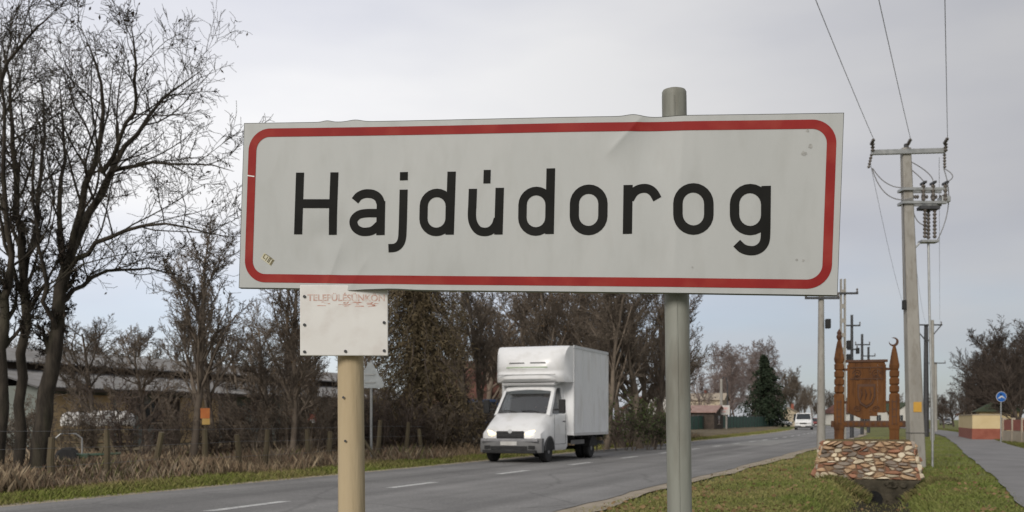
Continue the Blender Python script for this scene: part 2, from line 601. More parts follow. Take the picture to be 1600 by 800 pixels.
def ground_h(t, Z):
    h = 0.0
    # drainage ditch between road and path, ending at the culvert headwall
    f = 1.0 if Z < DITCH_END else 0.0
    if Z < DITCH_END:
        d = abs(t - DITCH_T)
        h -= 0.62 * f * (1 - smooth01(d / 1.25)) * 1.0
    if t > 5.2 or t < -4.2:
        e = min(1.0, (abs(t - 0.5) - 4.7) / 2)
        h += 0.035 * e * (math.sin(t * 2.1 + Z * 0.9) + math.sin(Z * 1.7 - t * 1.3) * 0.6) * 0.6
    if t < -6:
        h += 0.10 * smooth01((-6 - t) / 2)
    if 11.2 < t < 14.6:
        h = min(h, -0.012)
        h = max(h, -0.02)
    return h


tl = [-700, -300, -150, -80, -50, -35, -25, -18, -14, -12, -10.5, -9.5, -8.5, -7.8, -7.2, -6.6, -6.2, -5.8, -5.4, -5.0, -4.6, -4.3,
      -4.0, -3.65, -2, 0, 2.5, 4.6, 5.0, 5.3, 5.6, 6, 6.5, 7.0, 7.4] + \
     [7.7 + 0.15 * i for i in range(19)] + [10.7, 10.9, 11.15, 11.4, 12.8, 14.2, 14.5, 15, 16, 18, 22, 30, 45, 80, 160, 350, 800]
zl = [-40, -15, -5, 0, 4, 7, 9] + [10 + 0.4 * i for i in range(34)] + [23.3, 23.349, 23.351, 23.8] + [24.5 + 0.8 * i for i in range(30)] + \
     [50, 54, 58, 63, 70, 80, 90, 105, 120, 140, 165, 200, 240, 290, 340, 420, 600, 1000, 1800]
zl = sorted(set(zl))
gv, gt = [], []
for Z in zl:
    for t in tl:
        gv.append((road_x(Z) + t, Z, ground_h(t, Z) - 0.03))
        if t < -10:
            c = (0.13, 0.105, 0.065)
        elif t < -6.2:
            c = (0.145, 0.115, 0.07)
        elif t < -4.5:
            c = (0.12, 0.135, 0.045)
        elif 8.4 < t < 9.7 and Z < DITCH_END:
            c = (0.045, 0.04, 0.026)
        else:
            c = (0.145, 0.150, 0.052)
        gt.append(c)
nt_, nz_ = len(tl), len(zl)
gf = [(j * nt_ + i, j * nt_ + i + 1, (j + 1) * nt_ + i + 1, (j + 1) * nt_ + i) for j in range(nz_ - 1) for i in range(nt_ - 1)]
g_me = np_mesh('ground', np.array(gv), np.array(gf), np.array(gt), smooth=True)
tag(link('ground', g_me, M['ground']), kind='structure')


def strip(name, tfun0, tfun1, z0, z1, h, material, step=None, ncross=6):
    zs = []
    z = z0
    while z < z1:
        zs.append(z)
        z += step if step else max(0.6, abs(z) * 0.03)
    zs.append(z1)
    vs, fs = [], []
    for Z in zs:
        a, b = tfun0(Z), tfun1(Z)
        for i in range(ncross + 1):
            t = a + (b - a) * i / ncross
            vs.append((road_x(Z) + t, Z, h))
    n = ncross + 1
    for j in range(len(zs) - 1):
        for i in range(ncross):
            fs.append((j * n + i, j * n + i + 1, (j + 1) * n + i + 1, (j + 1) * n + i))
    me = np_mesh(name, np.array(vs), np.array(fs))
    return link(name, me, material)


def wob(seed, amp):
    r = random.Random(seed)
    ph = [r.uniform(0, 6.28) for _ in range(5)]
    fr = [0.25, 0.6, 1.3, 2.6, 4.9]
    am = [0.5, 0.35, 0.3, 0.2, 0.15]
    return lambda Z: amp * sum(a * math.sin(f * Z + p) for a, f, p in zip(am, fr, ph))


w1, w2, w3, w4, w5, w6 = [wob(i, 0.12) for i in range(6)]
tag(strip('road', lambda Z: -3.65 + w1(Z) * 0.5, lambda Z: 4.75 + w2(Z), -30, 420, 0.012, M['asphalt']), kind='structure')
tag(strip('road_shoulder', lambda Z: 4.5, lambda Z: 5.2 + 1.6 * w3(Z), -30, 250, 0.004, M['dirt']), kind='structure')
tag(strip('road_edge', lambda Z: -4.15 + 1.3 * w4(Z), lambda Z: -3.4, -30, 250, 0.004, M['dirt']), kind='structure')
tag(strip('cycle_path', lambda Z: 11.4 + w5(Z) * 0.6, lambda Z: 14.2 + w6(Z) * 0.6, -30, 330, 0.004, M['path']), kind='structure')
M['patch'] = mat('road_repair_patch', (0.24, 0.235, 0.225), (0.29, 0.285, 0.27), scale=1.0, rough=0.9)
tag(strip('road_repair_patch', lambda Z: -0.6 + 0.35 * w3(Z * 2), lambda Z: 2.2 + 0.5 * w4(Z * 2), 50, 63, 0.016, M['patch'], step=0.5), kind='structure')

# dashed centre line
dash0 = None
zpos = [14.3 + 4.85 * k - 4.85 * 3 for k in range(30)]
for Z in zpos:
    vs, fs = [], []
    for i in range(5):
        zz = Z + 1.75 * i / 4
        for s in (-0.10, 0.10):
            vs.append((road_x(zz) + s - 0.12, zz, 0.0165))
    fs = [(2 * i, 2 * i + 1, 2 * i + 3, 2 * i + 2) for i in range(4)]
    o = link('road_marking', np_mesh('road_marking', np.array(vs), np.array(fs)), M['line'])
    tag(o, kind='structure')

# ------------------------------------------------------------------ trees
def grow(rng, p, d, L, r, lvl, P, out):
    n = P['seg'][lvl]
    pts, rads = [np.array(p)], [r]
    d = np.array(d, float)
    p = np.array(p, float)
    dirs = []
    for i in range(n):
        d = d + rng.normal(0, P['wig'][lvl], 3) + np.array([0, 0, P['trop'][lvl]])
        d /= np.linalg.norm(d)
        p = p + d * L / n
        pts.append(p.copy())
        dirs.append(d.copy())
        rads.append(max(P['rmin'], r * (1 - (1 - P['tip'][lvl]) * (i + 1) / n)))
    out.append((lvl, np.array(pts), np.array(rads)))
    branch(rng, np.array(pts), np.array(rads), dirs, L, lvl, P, out)


def branch(rng, pts, rads, dirs, L, lvl, P, out):
    if lvl >= P['max']:
        return
    n = len(pts) - 1
    for k in range(P['kids'][lvl]):
        t = P['t0'][lvl] + (1 - P['t0'][lvl]) * (k + rng.random()) / P['kids'][lvl]
        x = t * n
        i = min(n - 1, int(x))
        q = pts[i] + (pts[i + 1] - pts[i]) * (x - i)
        dd = dirs[i]
        a = rng.normal(0, 1, 3)
        a -= dd * a.dot(dd)
        a /= np.linalg.norm(a)
        ang = R(rng.uniform(*P['ang'][lvl]))
        cd = dd * math.cos(ang) + a * math.sin(ang)
        cl = L * P['ratio'][lvl] * rng.uniform(0.65, 1.2) * (1 - 0.45 * t)
        cr = max(P['rmin'], (rads[i]) * P['rr'][lvl])
        grow(rng, q, cd, cl, cr, lvl + 1, P, out)


SIDES = [8, 6, 4, 3, 3, 3]


def paths_mesh(name, paths):
    groups = {}
    for lvl, pts, rads in paths:
        groups.setdefault((SIDES[lvl], len(pts)), []).append((pts, rads))
    V, F = [], []
    base = 0
    for (k, n), lst in groups.items():
        P = np.array([a for a, b in lst])
        Rr = np.array([b for a, b in lst])
        T = np.empty_like(P)
        T[:, 1:-1] = P[:, 2:] - P[:, :-2]
        T[:, 0] = P[:, 1] - P[:, 0]
        T[:, -1] = P[:, -1] - P[:, -2]
        T /= np.linalg.norm(T, axis=2, keepdims=True) + 1e-9
        ref = np.where(np.abs(T[:, :1, 2:3]) > 0.8, np.array([[[1.0, 0, 0]]]), np.array([[[0, 0, 1.0]]]))
        A = np.cross(T, np.broadcast_to(ref, T.shape))
        A /= np.linalg.norm(A, axis=2, keepdims=True) + 1e-9
        B = np.cross(T, A)
        ang = 2 * np.pi * np.arange(k) / k
        ring = P[:, :, None, :] + Rr[:, :, None, None] * (A[:, :, None, :] * np.cos(ang)[None, None, :, None] + B[:, :, None, :] * np.sin(ang)[None, None, :, None])
        m = len(lst)
        V.append(ring.reshape(-1, 3))
        idx = base + np.arange(m * n * k).reshape(m, n, k)
        a = idx[:, :-1, :]
        b = np.roll(a, -1, axis=2)
        c = idx[:, 1:, :]
        dq = np.roll(c, -1, axis=2)
        F.append(np.stack([a, b, dq, c], axis=-1).reshape(-1, 4))
        base += m * n * k
    return np_mesh(name, np.concatenate(V), np.concatenate(F), smooth=True)


def leaf_mesh(name, rng, anchors, size, flat=0.0, droop=0.0, jitter=0.1, aspect=0.5):
    """small pointed quads (diamond leaves) scattered about anchor points."""
    n = len(anchors)
    c = anchors + rng.normal(0, jitter, (n, 3))
    u = rng.normal(0, 1, (n, 3))
    u[:, 2] = u[:, 2] * (1 - flat) - droop
    u /= np.linalg.norm(u, axis=1, keepdims=True)
    w = np.cross(u, rng.normal(0, 1, (n, 3)))
    w /= np.linalg.norm(w, axis=1, keepdims=True) + 1e-9
    s = size * rng.uniform(0.6, 1.4, (n, 1))
    v = np.stack([c, c + u * s * 0.5 + w * s * aspect * 0.5, c + u * s, c + u * s * 0.5 - w * s * aspect * 0.5], axis=1)
    f = np.arange(4 * n).reshape(n, 4)
    return np_mesh(name, v.reshape(-1, 3), f)


def sample_paths(rng, paths, lvls, n):
    sel = [p for l, p, r in paths if l in lvls]
    pts = np.concatenate([p[1:] for p in sel])
    return pts[rng.integers(0, len(pts), n)]


BASE = dict(seg=[8, 7, 5, 4, 3], wig=[0.06, 0.13, 0.18, 0.22, 0.25], trop=[0.03, 0.04, 0.05, 0.04, 0.03],
            tip=[0.25, 0.25, 0.3, 0.4, 0.6], kids=[9, 7, 6, 4, 0], t0=[0.25, 0.2, 0.2, 0.15, 0], ang=[(25, 55), (25, 60), (25, 65), (25, 65)],
            ratio=[0.62, 0.55, 0.5, 0.5], rr=[0.55, 0.6, 0.65, 0.7], rmin=0.006, max=4)


def split_tree(name, paths, bark, parent, twig_from=2, twig_mat=None):
    tr = link('trunk', paths_mesh('trunk', [p for p in paths if p[0] < twig_from]), bark, parent)
    cr = link('crown', paths_mesh('crown', [p for p in paths if p[0] >= twig_from]), twig_mat or bark, parent)
    return tr, cr


# the foreground trees at the left edge: limbs laid out, then twigs grown
def laid_tree(name, limbs, seed, label, P, pods=0):
    rng = np.random.default_rng(seed)
    base = limbs[0][0][0]
    root = empty(name, (base.x, base.y, 0.02))
    off = np.array([base.x, base.y, 0.02])
    paths = []
    for pts, r0, r1, lvl in limbs:
        p = np.array([tuple(q) for q in pts]) - off
        # resample with a little wander
        n = 10
        t = np.linspace(0, len(p) - 1, n + 1)
        i = np.minimum(t.astype(int), len(p) - 2)
        fr = (t - i)[:, None]
        q = p[i] * (1 - fr) + p[i + 1] * fr
        for _ in range(2):
            q[1:-1] = (q[:-2] + 2 * q[1:-1] + q[2:]) / 4
        q[1:-1] += rng.normal(0, 0.03, q[1:-1].shape)
        rad = r1 + (r0 - r1) * (1 - np.linspace(0, 1, n + 1)) ** 0.9
        if lvl >= 1:
            rad[-1] = 0.005
        paths.append((lvl, q, rad))
        dirs = [(q[k + 1] - q[k]) / np.linalg.norm(q[k + 1] - q[k]) for k in range(n)]
        L = np.linalg.norm(np.diff(q, axis=0), axis=1).sum()
        if lvl >= 1:
            branch(rng, q, rad, dirs, L, lvl, P, paths)
        else:
            PP = dict(P)
            PP['kids'] = [5] + P['kids'][1:]
            PP['t0'] = [0.45] + P['t0'][1:]
            PP['ratio'] = [0.35] + P['ratio'][1:]
            branch(rng, q, rad, dirs, L, lvl, PP, paths)
    tr, cr = split_tree(name, paths, M['bark'], root)
    if pods:
        a = sample_paths(rng, paths, (3, 4), pods)
        o = link('seed_pods', leaf_mesh('seed_pods', rng, a, 0.085, droop=1.6, jitter=0.02, aspect=0.45), M['pod'], root)
        tag(o, kind='stuff')
    tag(root, label, 'tree')
    return root


PF = dict(BASE)
PF.update(kids=[5, 11, 9, 5, 0], ratio=[0.4, 0.52, 0.55, 0.6], seg=[8, 8, 6, 4, 3], rmin=0.0048, rr=[0.5, 0.42, 0.5, 0.7],
          wig=[0.06, 0.11, 0.14, 0.17, 0.2], trop=[0.02, 0.04, 0.05, 0.05, 0.03], t0=[0.3, 0.22, 0.15, 0.1, 0])


def L_(*p):
    return [at(x, y, Z) for x, y, Z in p]


def on_ground(x, Z, h=0.0):
    return Vector(((x - 800) / 1600 * Z, Z, h))


laid_tree('bare_tree', [
    ([on_ground(55, 20.8)] + L_((70, 640, 20.8), (88, 520, 20.8), (104, 420, 20.8)), 0.195, 0.12, 0),
    (L_((100, 440, 20.8), (122, 350, 20.7), (150, 250, 20.3), (168, 150, 20.0), (128, 45, 19.6)), 0.095, 0.008, 1),
    (L_((106, 410, 20.8), (150, 310, 21.0), (195, 235, 21.4), (240, 165, 21.8), (318, 108, 22.4)), 0.09, 0.008, 1),
    (L_((140, 330, 21.0), (175, 262, 20.5), (250, 255, 20.0), (366, 268, 19.6)), 0.06, 0.008, 1),
    (L_((108, 420, 20.8), (155, 375, 20.2), (240, 345, 19.6), (368, 372, 19.0)), 0.06, 0.008, 1),
    (L_((92, 480, 20.8), (130, 440, 21.4), (200, 412, 21.8), (290, 432, 22.4)), 0.06, 0.012, 1),
    (L_((100, 430, 20.8), (92, 330, 21.4), (100, 230, 21.8), (92, 120, 22.2)), 0.07, 0.008, 1),
    (L_((88, 520, 20.8), (70, 440, 20.2), (50, 330, 19.8), (60, 200, 19.4)), 0.06, 0.012, 1),
    (L_((160, 270, 20.3), (205, 190, 19.7), (215, 110, 19.3), (205, 40, 19.0)), 0.05, 0.012, 1),
], 11, 'dark bare tree with the thickest trunk, leaning beside the left road verge', PF, pods=900)
laid_tree('bare_tree', [
    ([on_ground(28, 21.4)] + L_((32, 620, 21.4), (40, 480, 21.4), (34, 350, 21.3)), 0.125, 0.075, 0),
    (L_((35, 400, 21.4), (24, 290, 21.2), (18, 170, 21.0), (4, 60, 20.8)), 0.075, 0.013, 1),
    (L_((38, 440, 21.4), (60, 330, 21.8), (66, 220, 22.2), (64, 120, 22.6)), 0.06, 0.013, 1),
    (L_((36, 420, 21.4), (10, 330, 22.0), (-40, 220, 22.6)), 0.05, 0.012, 1),
    (L_((38, 470, 21.4), (14, 400, 21.0), (-10, 300, 20.6), (-20, 150, 20.3)), 0.05, 0.012, 1),
], 12, 'slim bare tree with one straight stem, just left of the thick leaning trunk', PF, pods=500)
laid_tree('bare_tree', [
    ([on_ground(-6, 20.2)] + L_((2, 620, 20.2), (2, 520, 20.2), (6, 460, 20.2)), 0.13, 0.09, 0),
    (L_((5, 470, 20.2), (22, 420, 20.0), (8, 330, 19.7), (10, 180, 19.4), (0, 80, 19.2)), 0.075, 0.013, 1),
    (L_((5, 480, 20.2), (-30, 380, 20.0), (-40, 200, 19.7), (30, 60, 19.4), (80, 25, 19.2)), 0.07, 0.013, 1),
], 13, 'bare tree cut off by the left edge of the picture', PF, pods=300)

# background trees: a few prototypes, copied with turns and sizes
def proto_tree(seed, H, r, P, bark, name='bare_tree', leaf=None, stems=1, twig_mat=None, twig_from=2):
    rng = np.random.default_rng(seed)
    root = empty(name)
    paths = []
    for s in range(stems):
        d = rng.normal(0, 0.10 if stems == 1 else 0.22, 3)
        d[2] = 1
        p0 = np.array([0, 0, 0.0]) if stems == 1 else np.array([rng.normal(0, 0.25), rng.normal(0, 0.25), 0])
        grow(rng, p0, d / np.linalg.norm(d), H * (0.8 if stems == 1 else rng.uniform(0.6, 0.9)), r * (1 if stems == 1 else rng.uniform(0.5, 1)), 0, P, paths)
    split_tree(name, paths, bark, root, twig_mat=twig_mat, twig_from=twig_from)
    if leaf:
        n, size, m, jit = leaf
        a = sample_paths(rng, paths, (2, 3, 4), n)
        o = link('leaves', leaf_mesh('leaves', rng, a, size, jitter=jit, droop=0.4), m, root)
        tag(o, kind='stuff')
    return root


P_up = dict(BASE); P_up.update(ang=[(18, 38), (18, 45), (20, 50), (20, 60)], wig=[0.05, 0.09, 0.12, 0.14, 0.15], kids=[16, 9, 8, 5, 0], t0=[0.2, 0.15, 0.15, 0.1, 0], rmin=0.007, ratio=[0.5, 0.5, 0.5, 0.5])
P_rd = dict(BASE); P_rd.update(ang=[(30, 60), (25, 55), (25, 60), (20, 55)], wig=[0.06, 0.1, 0.12, 0.14, 0.15], kids=[14, 9, 8, 6, 0], t0=[0.22, 0.2, 0.15, 0.1, 0], rmin=0.009, ratio=[0.62, 0.55, 0.5, 0.5])
P_far = dict(P_rd); P_far.update(rmin=0.016, kids=[15, 10, 8, 6, 0])
P_birch = dict(BASE); P_birch.update(ang=[(20, 45), (25, 55), (25, 65), (20, 60)], kids=[18, 9, 8, 6, 0], rmin=0.016, wig=[0.05, 0.09, 0.12, 0.14, 0.15], trop=[0.03, 0.02, -0.03, -0.06, -0.08], t0=[0.15, 0.15, 0.15, 0.1, 0])
P_sh = dict(BASE); P_sh.update(seg=[7, 5, 4, 3, 3], max=3, kids=[8, 6, 4, 0], ang=[(15, 45), (20, 55), (20, 60), (0, 1)], t0=[0.12, 0.15, 0.1, 0], rmin=0.007, ratio=[0.5, 0.5, 0.5, 0.5], wig=[0.1, 0.16, 0.2, 0.25, 0.2])
P_dense = dict(P_far); P_dense.update(kids=[18, 11, 9, 6, 0], rmin=0.010, wig=[0.05, 0.07, 0.09, 0.1, 0.1], trop=[0.03, 0.06, 0.08, 0.08, 0.06], t0=[0.12, 0.12, 0.12, 0.1, 0], ang=[(25, 75), (25, 60), (25, 60), (20, 55)])

protos = {
    'up1': proto_tree(21, 8.5, 0.13, P_up, M['bark_brown']),
    'up2': proto_tree(22, 9.5, 0.16, P_up, M['bark_brown'], leaf=(700, 0.10, M['dry_leaf'], 0.05)),
    'rd1': proto_tree(23, 9.0, 0.2, P_rd, M['bark_brown']),
    'rd2': proto_tree(24, 8.0, 0.2, P_rd, M['bark_brown'], leaf=(900, 0.11, M['dry_leaf'], 0.05)),
    'far1': proto_tree(25, 12.0, 0.28, P_far, M['bark_brown']),
    'birch': proto_tree(26, 14.0, 0.2, P_birch, M['bark_grey']),
    'dense': proto_tree(27, 9.5, 0.25, P_dense, M['bark_dark']),
}
shrubs = [proto_tree(31 + k, 3.0, 0.03, P_sh, M['bark_brown'] if k != 1 else M['bark_dark'], name='bare_shrub', stems=10,
                     leaf=None if k == 0 else (500, 0.06, M['dry_leaf'], 0.04)) for k in range(3)]
used = set()


def put(proto, loc, s, rz, label, cat, group=None, sz=None):
    src = protos[proto] if isinstance(proto, str) else proto
    if id(src) not in used:
        used.add(id(src))
        o = src
    else:
        o = copy_tree(src)
    o.location = loc
    o.rotation_euler = (0, 0, rz)
    o.scale = (s, s, sz or s)
    tag(o, label, cat, group)
    return o


def G(x, Z, h=-0.02):
    return Vector(((x - 800) / 1600 * Z, Z, h))


# (proto, pixel column, depth, size, turn, label)
TR = [
    ('up1', 300, 30, 0.92, 0.3, 'slender upright bare tree standing between the thick leaning tree and the name sign'),
    ('up1', 338, 33, 0.82, 1.9, 'second slender bare tree, just right of the upright one left of the name sign'),
    ('up2', 455, 31, 0.74, 2.2, 'bare tree with dark leaf remnants just left of the small white board'),
    ('rd2', 232, 40, 0.60, 4.0, 'low spreading bare tree in front of the grey shed roof'),
    ('rd1', 150, 37, 0.62, 1.0, 'spreading bare tree behind the thick leaning trunk'),
    ('rd2', 420, 36, 0.55, 5.2, 'low leafy-twigged bare tree at the right end of the shed'),
    ('rd1', 730, 46, 0.85, 0.4, 'bare tree with thin forked branches left of the box truck'),
    ('up1', 762, 44, 1.0, 2.4, 'upright bare tree directly behind the cab of the box truck'),
    ('rd1', 815, 50, 1.0, 3.0, 'wide bare tree behind the middle of the box truck'),
    ('up2', 868, 45, 1.0, 0.9, 'bare tree with dry leaves behind the box of the truck'),
    ('rd2', 905, 52, 1.05, 2.9, 'brown bare tree above the rear of the box truck'),
    ('up1', 948, 44, 1.05, 4.4, 'straight bare tree at the rear edge of the box truck'),
    ('up2', 972, 47, 1.0, 5.5, 'dark bare tree, first to the right of the box truck'),
    ('rd1', 1000, 45, 0.95, 1.4, 'thick-stemmed bare tree halfway between box truck and grey sign post'),
    ('up2', 1022, 48, 0.95, 3.6, 'bare tree just left of the grey sign post'),
    ('up1', 1052, 50, 0.95, 0.1, 'bare tree hidden behind the grey sign post, twigs showing on its right'),
    ('birch', 1142, 180, 0.98, 0.0, 'pale grey bare tree left of the dark spruce'),
    ('birch', 1172, 195, 1.12, 1.3, 'tallest pale bare tree, directly behind the dark spruce'),
    ('birch', 1116, 200, 0.80, 2.6, 'small pale bare tree just right of the grey sign post'),
    ('far1', 1222, 215, 1.02, 0.5, 'rounded brown bare tree right of the dark spruce'),
    ('far1', 1246, 235, 0.90, 1.9, 'rounded brown bare tree behind the distant white van'),
    ('far1', 1268, 260, 0.80, 3.1, 'smaller brown bare tree left of the slim roadside pole'),
    ('far1', 1300, 270, 0.75, 4.2, 'distant bare tree behind the left carved post'),
    ('far1', 1345, 280, 0.70, 5.0, 'distant bare tree behind the carved wooden panel'),
    ('far1', 1400, 280, 0.70, 0.8, 'distant bare tree behind the right carved post'),
    ('dense', 1562, 80, 0.90, 0.2, 'large dense dark bare tree above the green shed roof'),
    ('dense', 1612, 74, 0.86, 2.0, 'dark bare tree cut off by the right edge of the picture'),
    ('dense', 1535, 100, 0.88, 3.7, 'dark bare tree left of the largest one at the right edge'),
    ('dense', 1508, 140, 0.72, 5.1, 'bare brown tree overhanging the far end of the cycle path'),
    ('dense', 1490, 180, 0.70, 1.2, 'farthest brown tree at the end of the cycle path'),
    ('rd1', 40, 62, 0.80, 0.7, 'bare tree above the left end of the grey shed roof'),
    ('rd2', 105, 66, 0.85, 1.7, 'bare tree behind the shed roof just right of the thick leaning trunk'),
    ('up1', 175, 60, 0.80, 2.7, 'bare tree behind the shed, third from its left end'),
    ('rd1', 215, 68, 0.88, 3.3, 'rounded bare tree behind the middle of the shed roof'),
    ('up2', 262, 60, 0.72, 4.3, 'bare leafy-twigged tree behind the shed left of the slender upright tree'),
    ('rd2', 372, 58, 0.85, 5.3, 'rounded bare tree behind the shed under the lower left corner of the name sign'),
    ('up1', 408, 44, 0.80, 0.8, 'upright bare tree under the left end of the name sign'),
    ('up2', 435, 40, 0.72, 3.1, 'dark bare tree left of the small white board, behind the nearer one'),
    ('rd1', 500, 52, 0.8, 1.1, 'bare tree hidden behind the small white board'),
    ('up2', 590, 48, 0.9, 5.9, 'bare tree between the tan post and the drooping conifer'),
    ('rd2', 785, 58, 1.1, 1.9, 'bare tree behind the roof of the truck cab'),
    ('rd1', 930, 60, 1.15, 0.2, 'far bare tree above the rear end of the box truck'),
    ('up1', 715, 52, 1.05, 3.4, 'bare tree filling the gap between conifer and truck'),
    ('rd1', 760, 62, 1.1, 5.0, 'far bare tree behind the red tiled roof'),
    ('rd2', 845, 64, 1.15, 0.6, 'far bare tree behind the middle of the truck box'),
    ('up2', 890, 56, 1.1, 4.0, 'bare leafy-twigged tree over the right half of the truck box'),
    ('up1', 958, 54, 1.1, 1.5, 'straight bare tree behind the first trunks right of the truck'),
    ('rd1', 988, 58, 1.0, 2.7, 'bare tree behind the thick-stemmed one right of the truck'),
    ('up2', 1038, 58, 0.98, 5.1, 'bare tree half hidden by the left side of the grey sign post'),
    ('birch', 1128, 210, 1.05, 0.9, 'pale bare tree directly above the concrete lamp post'),
    ('birch', 1180, 215, 1.2, 3.3, 'pale bare tree rising left of the spruce tip'),
    ('far1', 1236, 225, 0.98, 4.8, 'brown bare tree above the small cream house by the road'),
    ('rd2', 1010, 62, 1.1, 2.2, 'far bare tree behind the white gabled house'),
    ('birch', 1098, 150, 0.75, 3.9, 'pale bare tree behind the low red-roofed outbuilding'),
    ('birch', 1150, 230, 1.25, 4.6, 'farthest pale bare tree above the information board'),
    ('birch', 1205, 205, 0.98, 5.6, 'pale bare tree at the right side of the spruce top'),
    ('far1', 1200, 245, 1.15, 2.8, 'brown bare tree behind the dark spruce'),
    ('far1', 1256, 215, 0.72, 0.9, 'low brown tree above the distant white van'),
    ('far1', 1283, 240, 0.62, 5.7, 'brown bare tree behind the plain roadside pole'),
    ('far1', 1322, 250, 0.60, 2.0, 'brown bare tree in the gap left of the carved panel'),
    ('far1', 1375, 255, 0.60, 3.9, 'brown bare tree in the gap right of the carved panel'),
    ('far1', 1425, 240, 0.66, 1.6, 'brown bare tree behind the foot of the tall concrete pole'),
    ('dense', 1475, 150, 0.50, 0.9, 'low brown tree left of the end of the cycle path'),
    ('dense', 1520, 118, 0.62, 2.9, 'brown tree leaning over the cycle path beyond the yellow wall'),
    ('dense', 1548, 86, 0.92, 5.6, 'dark bare tree directly above the shed with the green roof'),
    ('dense', 1590, 66, 0.66, 0.4, 'bare tree standing behind the red garden fence'),
    ('dense', 1588, 92, 0.98, 4.4, 'dark bare tree behind the blue round sign'),
    ('far1', 1462, 230, 0.62, 2.3, 'brown bare tree behind the slim pale pole by the cycle path'),
]
for pr, px, Z, s, rz, lab in TR:
    put(pr, G(px, Z), s, rz, lab, 'tree', 'bare trees along the road')

# shrubs of the thicket behind the wire fence
srng = random.Random(5)
spots = [(130, 29), (205, 28), (268, 30), (330, 31), (352, 34), (398, 31), (440, 33), (462, 37),
         (492, 34), (505, 38), (545, 36), (560, 40), (600, 37.5), (632, 36), (668, 37), (690, 39), (702, 42), (728, 40), (752, 42),
         (960, 46), (985, 48), (1012, 47), (1030, 50), (60, 30), (20, 28), (372, 32), (480, 31), (527, 35), (588, 36), (648, 39), (714, 38)]
for i, (px, Z) in enumerate(spots):
    big = 0.82 if px < 380 else 0.98
    put(shrubs[i % 3], G(px, Z, 0.03), big * srng.uniform(0.7, 1.05), srng.uniform(0, 6.28),
        'leafless brown shrub in the thicket along the left side of the road', 'shrub', 'thicket shrubs', sz=big * srng.uniform(0.62, 1.0))


# brown-green conifer behind the small white board
def conifer(name, seed, H, W, m, n_br, n_leaf, size, droop, label, loc, aspect=0.4, rag=0.25, trunk_m=None):
    rng = np.random.default_rng(seed)
    root = empty(name, loc)
    paths = [(0, np.array([[0, 0, z] for z in np.linspace(0, H, 9)]) + np.vstack([[0, 0, 0], rng.normal(0, 0.04, (8, 3))]), np.linspace(0.03 * H * 0.5, 0.02, 9))]
    anchors = []
    for k in range(n_br):
        f = rng.random() ** 0.8
        z = H * (0.06 + 0.93 * f)
        prof = (1 - f) ** 0.75 * (1.0 if f > 0.15 else 0.6 + 0.4 * f / 0.15)
        L = W * prof * rng.uniform(1 - rag * 1.6, 1 + rag) + 0.12
        a = rng.uniform(0, 2 * np.pi)
        s = np.linspace(0, 1, 6)
        pts = np.stack([np.cos(a) * L * s, np.sin(a) * L * s, z + L * (0.25 * s - (0.25 + droop) * s ** 2)], axis=1)
        pts[1:] += rng.normal(0, 0.03 * L, (5, 3))
        paths.append((2, pts, np.linspace(0.03, 0.012, 6)))
        m_ = int(n_leaf / n_br * (0.4 + L / W))
        i = rng.random(m_) ** 0.6
        q = np.stack([np.interp(i, s, pts[:, c]) for c in range(3)], axis=1)
        q += rng.normal(0, 0.07 * L + 0.03, q.shape)
        anchors.append(q)
    link('trunk', paths_mesh('trunk', paths), trunk_m or M['bark_dark'], root)
    cr = link('crown', leaf_mesh('crown', rng, np.concatenate(anchors), size, droop=droop * 1.5, jitter=0.02, aspect=aspect), m, root)
    tag(root, label, 'tree')
    return root


conifer('conifer_tree', 41, 9.4, 2.5, M['conifer'], 420, 56000, 0.20, 0.60, 'brown-green drooping conifer behind the small white board', G(655, 39), rag=0.5, aspect=0.16)
conifer('spruce_tree', 42, 11.8, 3.7, M['spruce'], 240, 12000, 0.48, 0.25, 'dark green spruce beside the road in the distance', G(1194, 170), rag=0.55)

# ivy-green bush right of the truck
rngb = np.random.default_rng(9)
for px, Z, s, lab in [(985, 42, 1.5, 'green-leaved bush right of the box truck among bare trunks'), (930, 41, 1.1, 'small green-leaved bush behind the truck rear corner'), (1018, 43.5, 1.2, 'green-leaved bush nearest the grey sign post')]:
    root = empty('leafy_bush', G(px, Z))
    paths = []
    for k in range(7):
        d = rngb.normal(0, 0.35, 3); d[2] = 1
        grow(rngb, np.array([rngb.normal(0, .2), rngb.normal(0, .2), 0]), d / np.linalg.norm(d), s * 1.3, 0.02, 0, P_sh, paths)
    link('stems', paths_mesh('stems', paths), M['bark_brown'], root)
    tag(link('leaves', leaf_mesh('leaves', rngb, sample_paths(rngb, paths, (1, 2, 3), 1100), 0.10, jitter=0.06, aspect=0.6), M['green_leaf'], root), kind='stuff')
    tag(root, lab, 'bush')

# ------------------------------------------------------------------ grass
def blades(name, rng, pos, hgt, wid, tints, lean, material, label, cat='grass'):
    n = len(pos)
    a = rng.uniform(0, 2 * np.pi, n)
    w = np.stack([np.cos(a), np.sin(a), np.zeros(n)], axis=1) * wid[:, None] * 0.5
    b = rng.uniform(0, 2 * np.pi, n)
    l = np.stack([np.cos(b), np.sin(b), np.zeros(n)], axis=1) * (hgt * lean * rng.uniform(0.2, 1.2, n))[:, None]
    up = np.zeros((n, 3)); up[:, 2] = hgt
    v = np.stack([pos - w, pos + w, pos + up * 0.6 + l * 0.35 + w * 0.5, pos + up + l], axis=1)
    f = np.arange(4 * n).reshape(n, 4)
    t = np.repeat(tints, 4, axis=0)
    o = link(name, np_mesh(name, v.reshape(-1, 3), f, t), material)
    tag(o, label, cat, kind='stuff')
    return o


gh_v = np.vectorize(ground_h)
rx_v = np.vectorize(road_x)


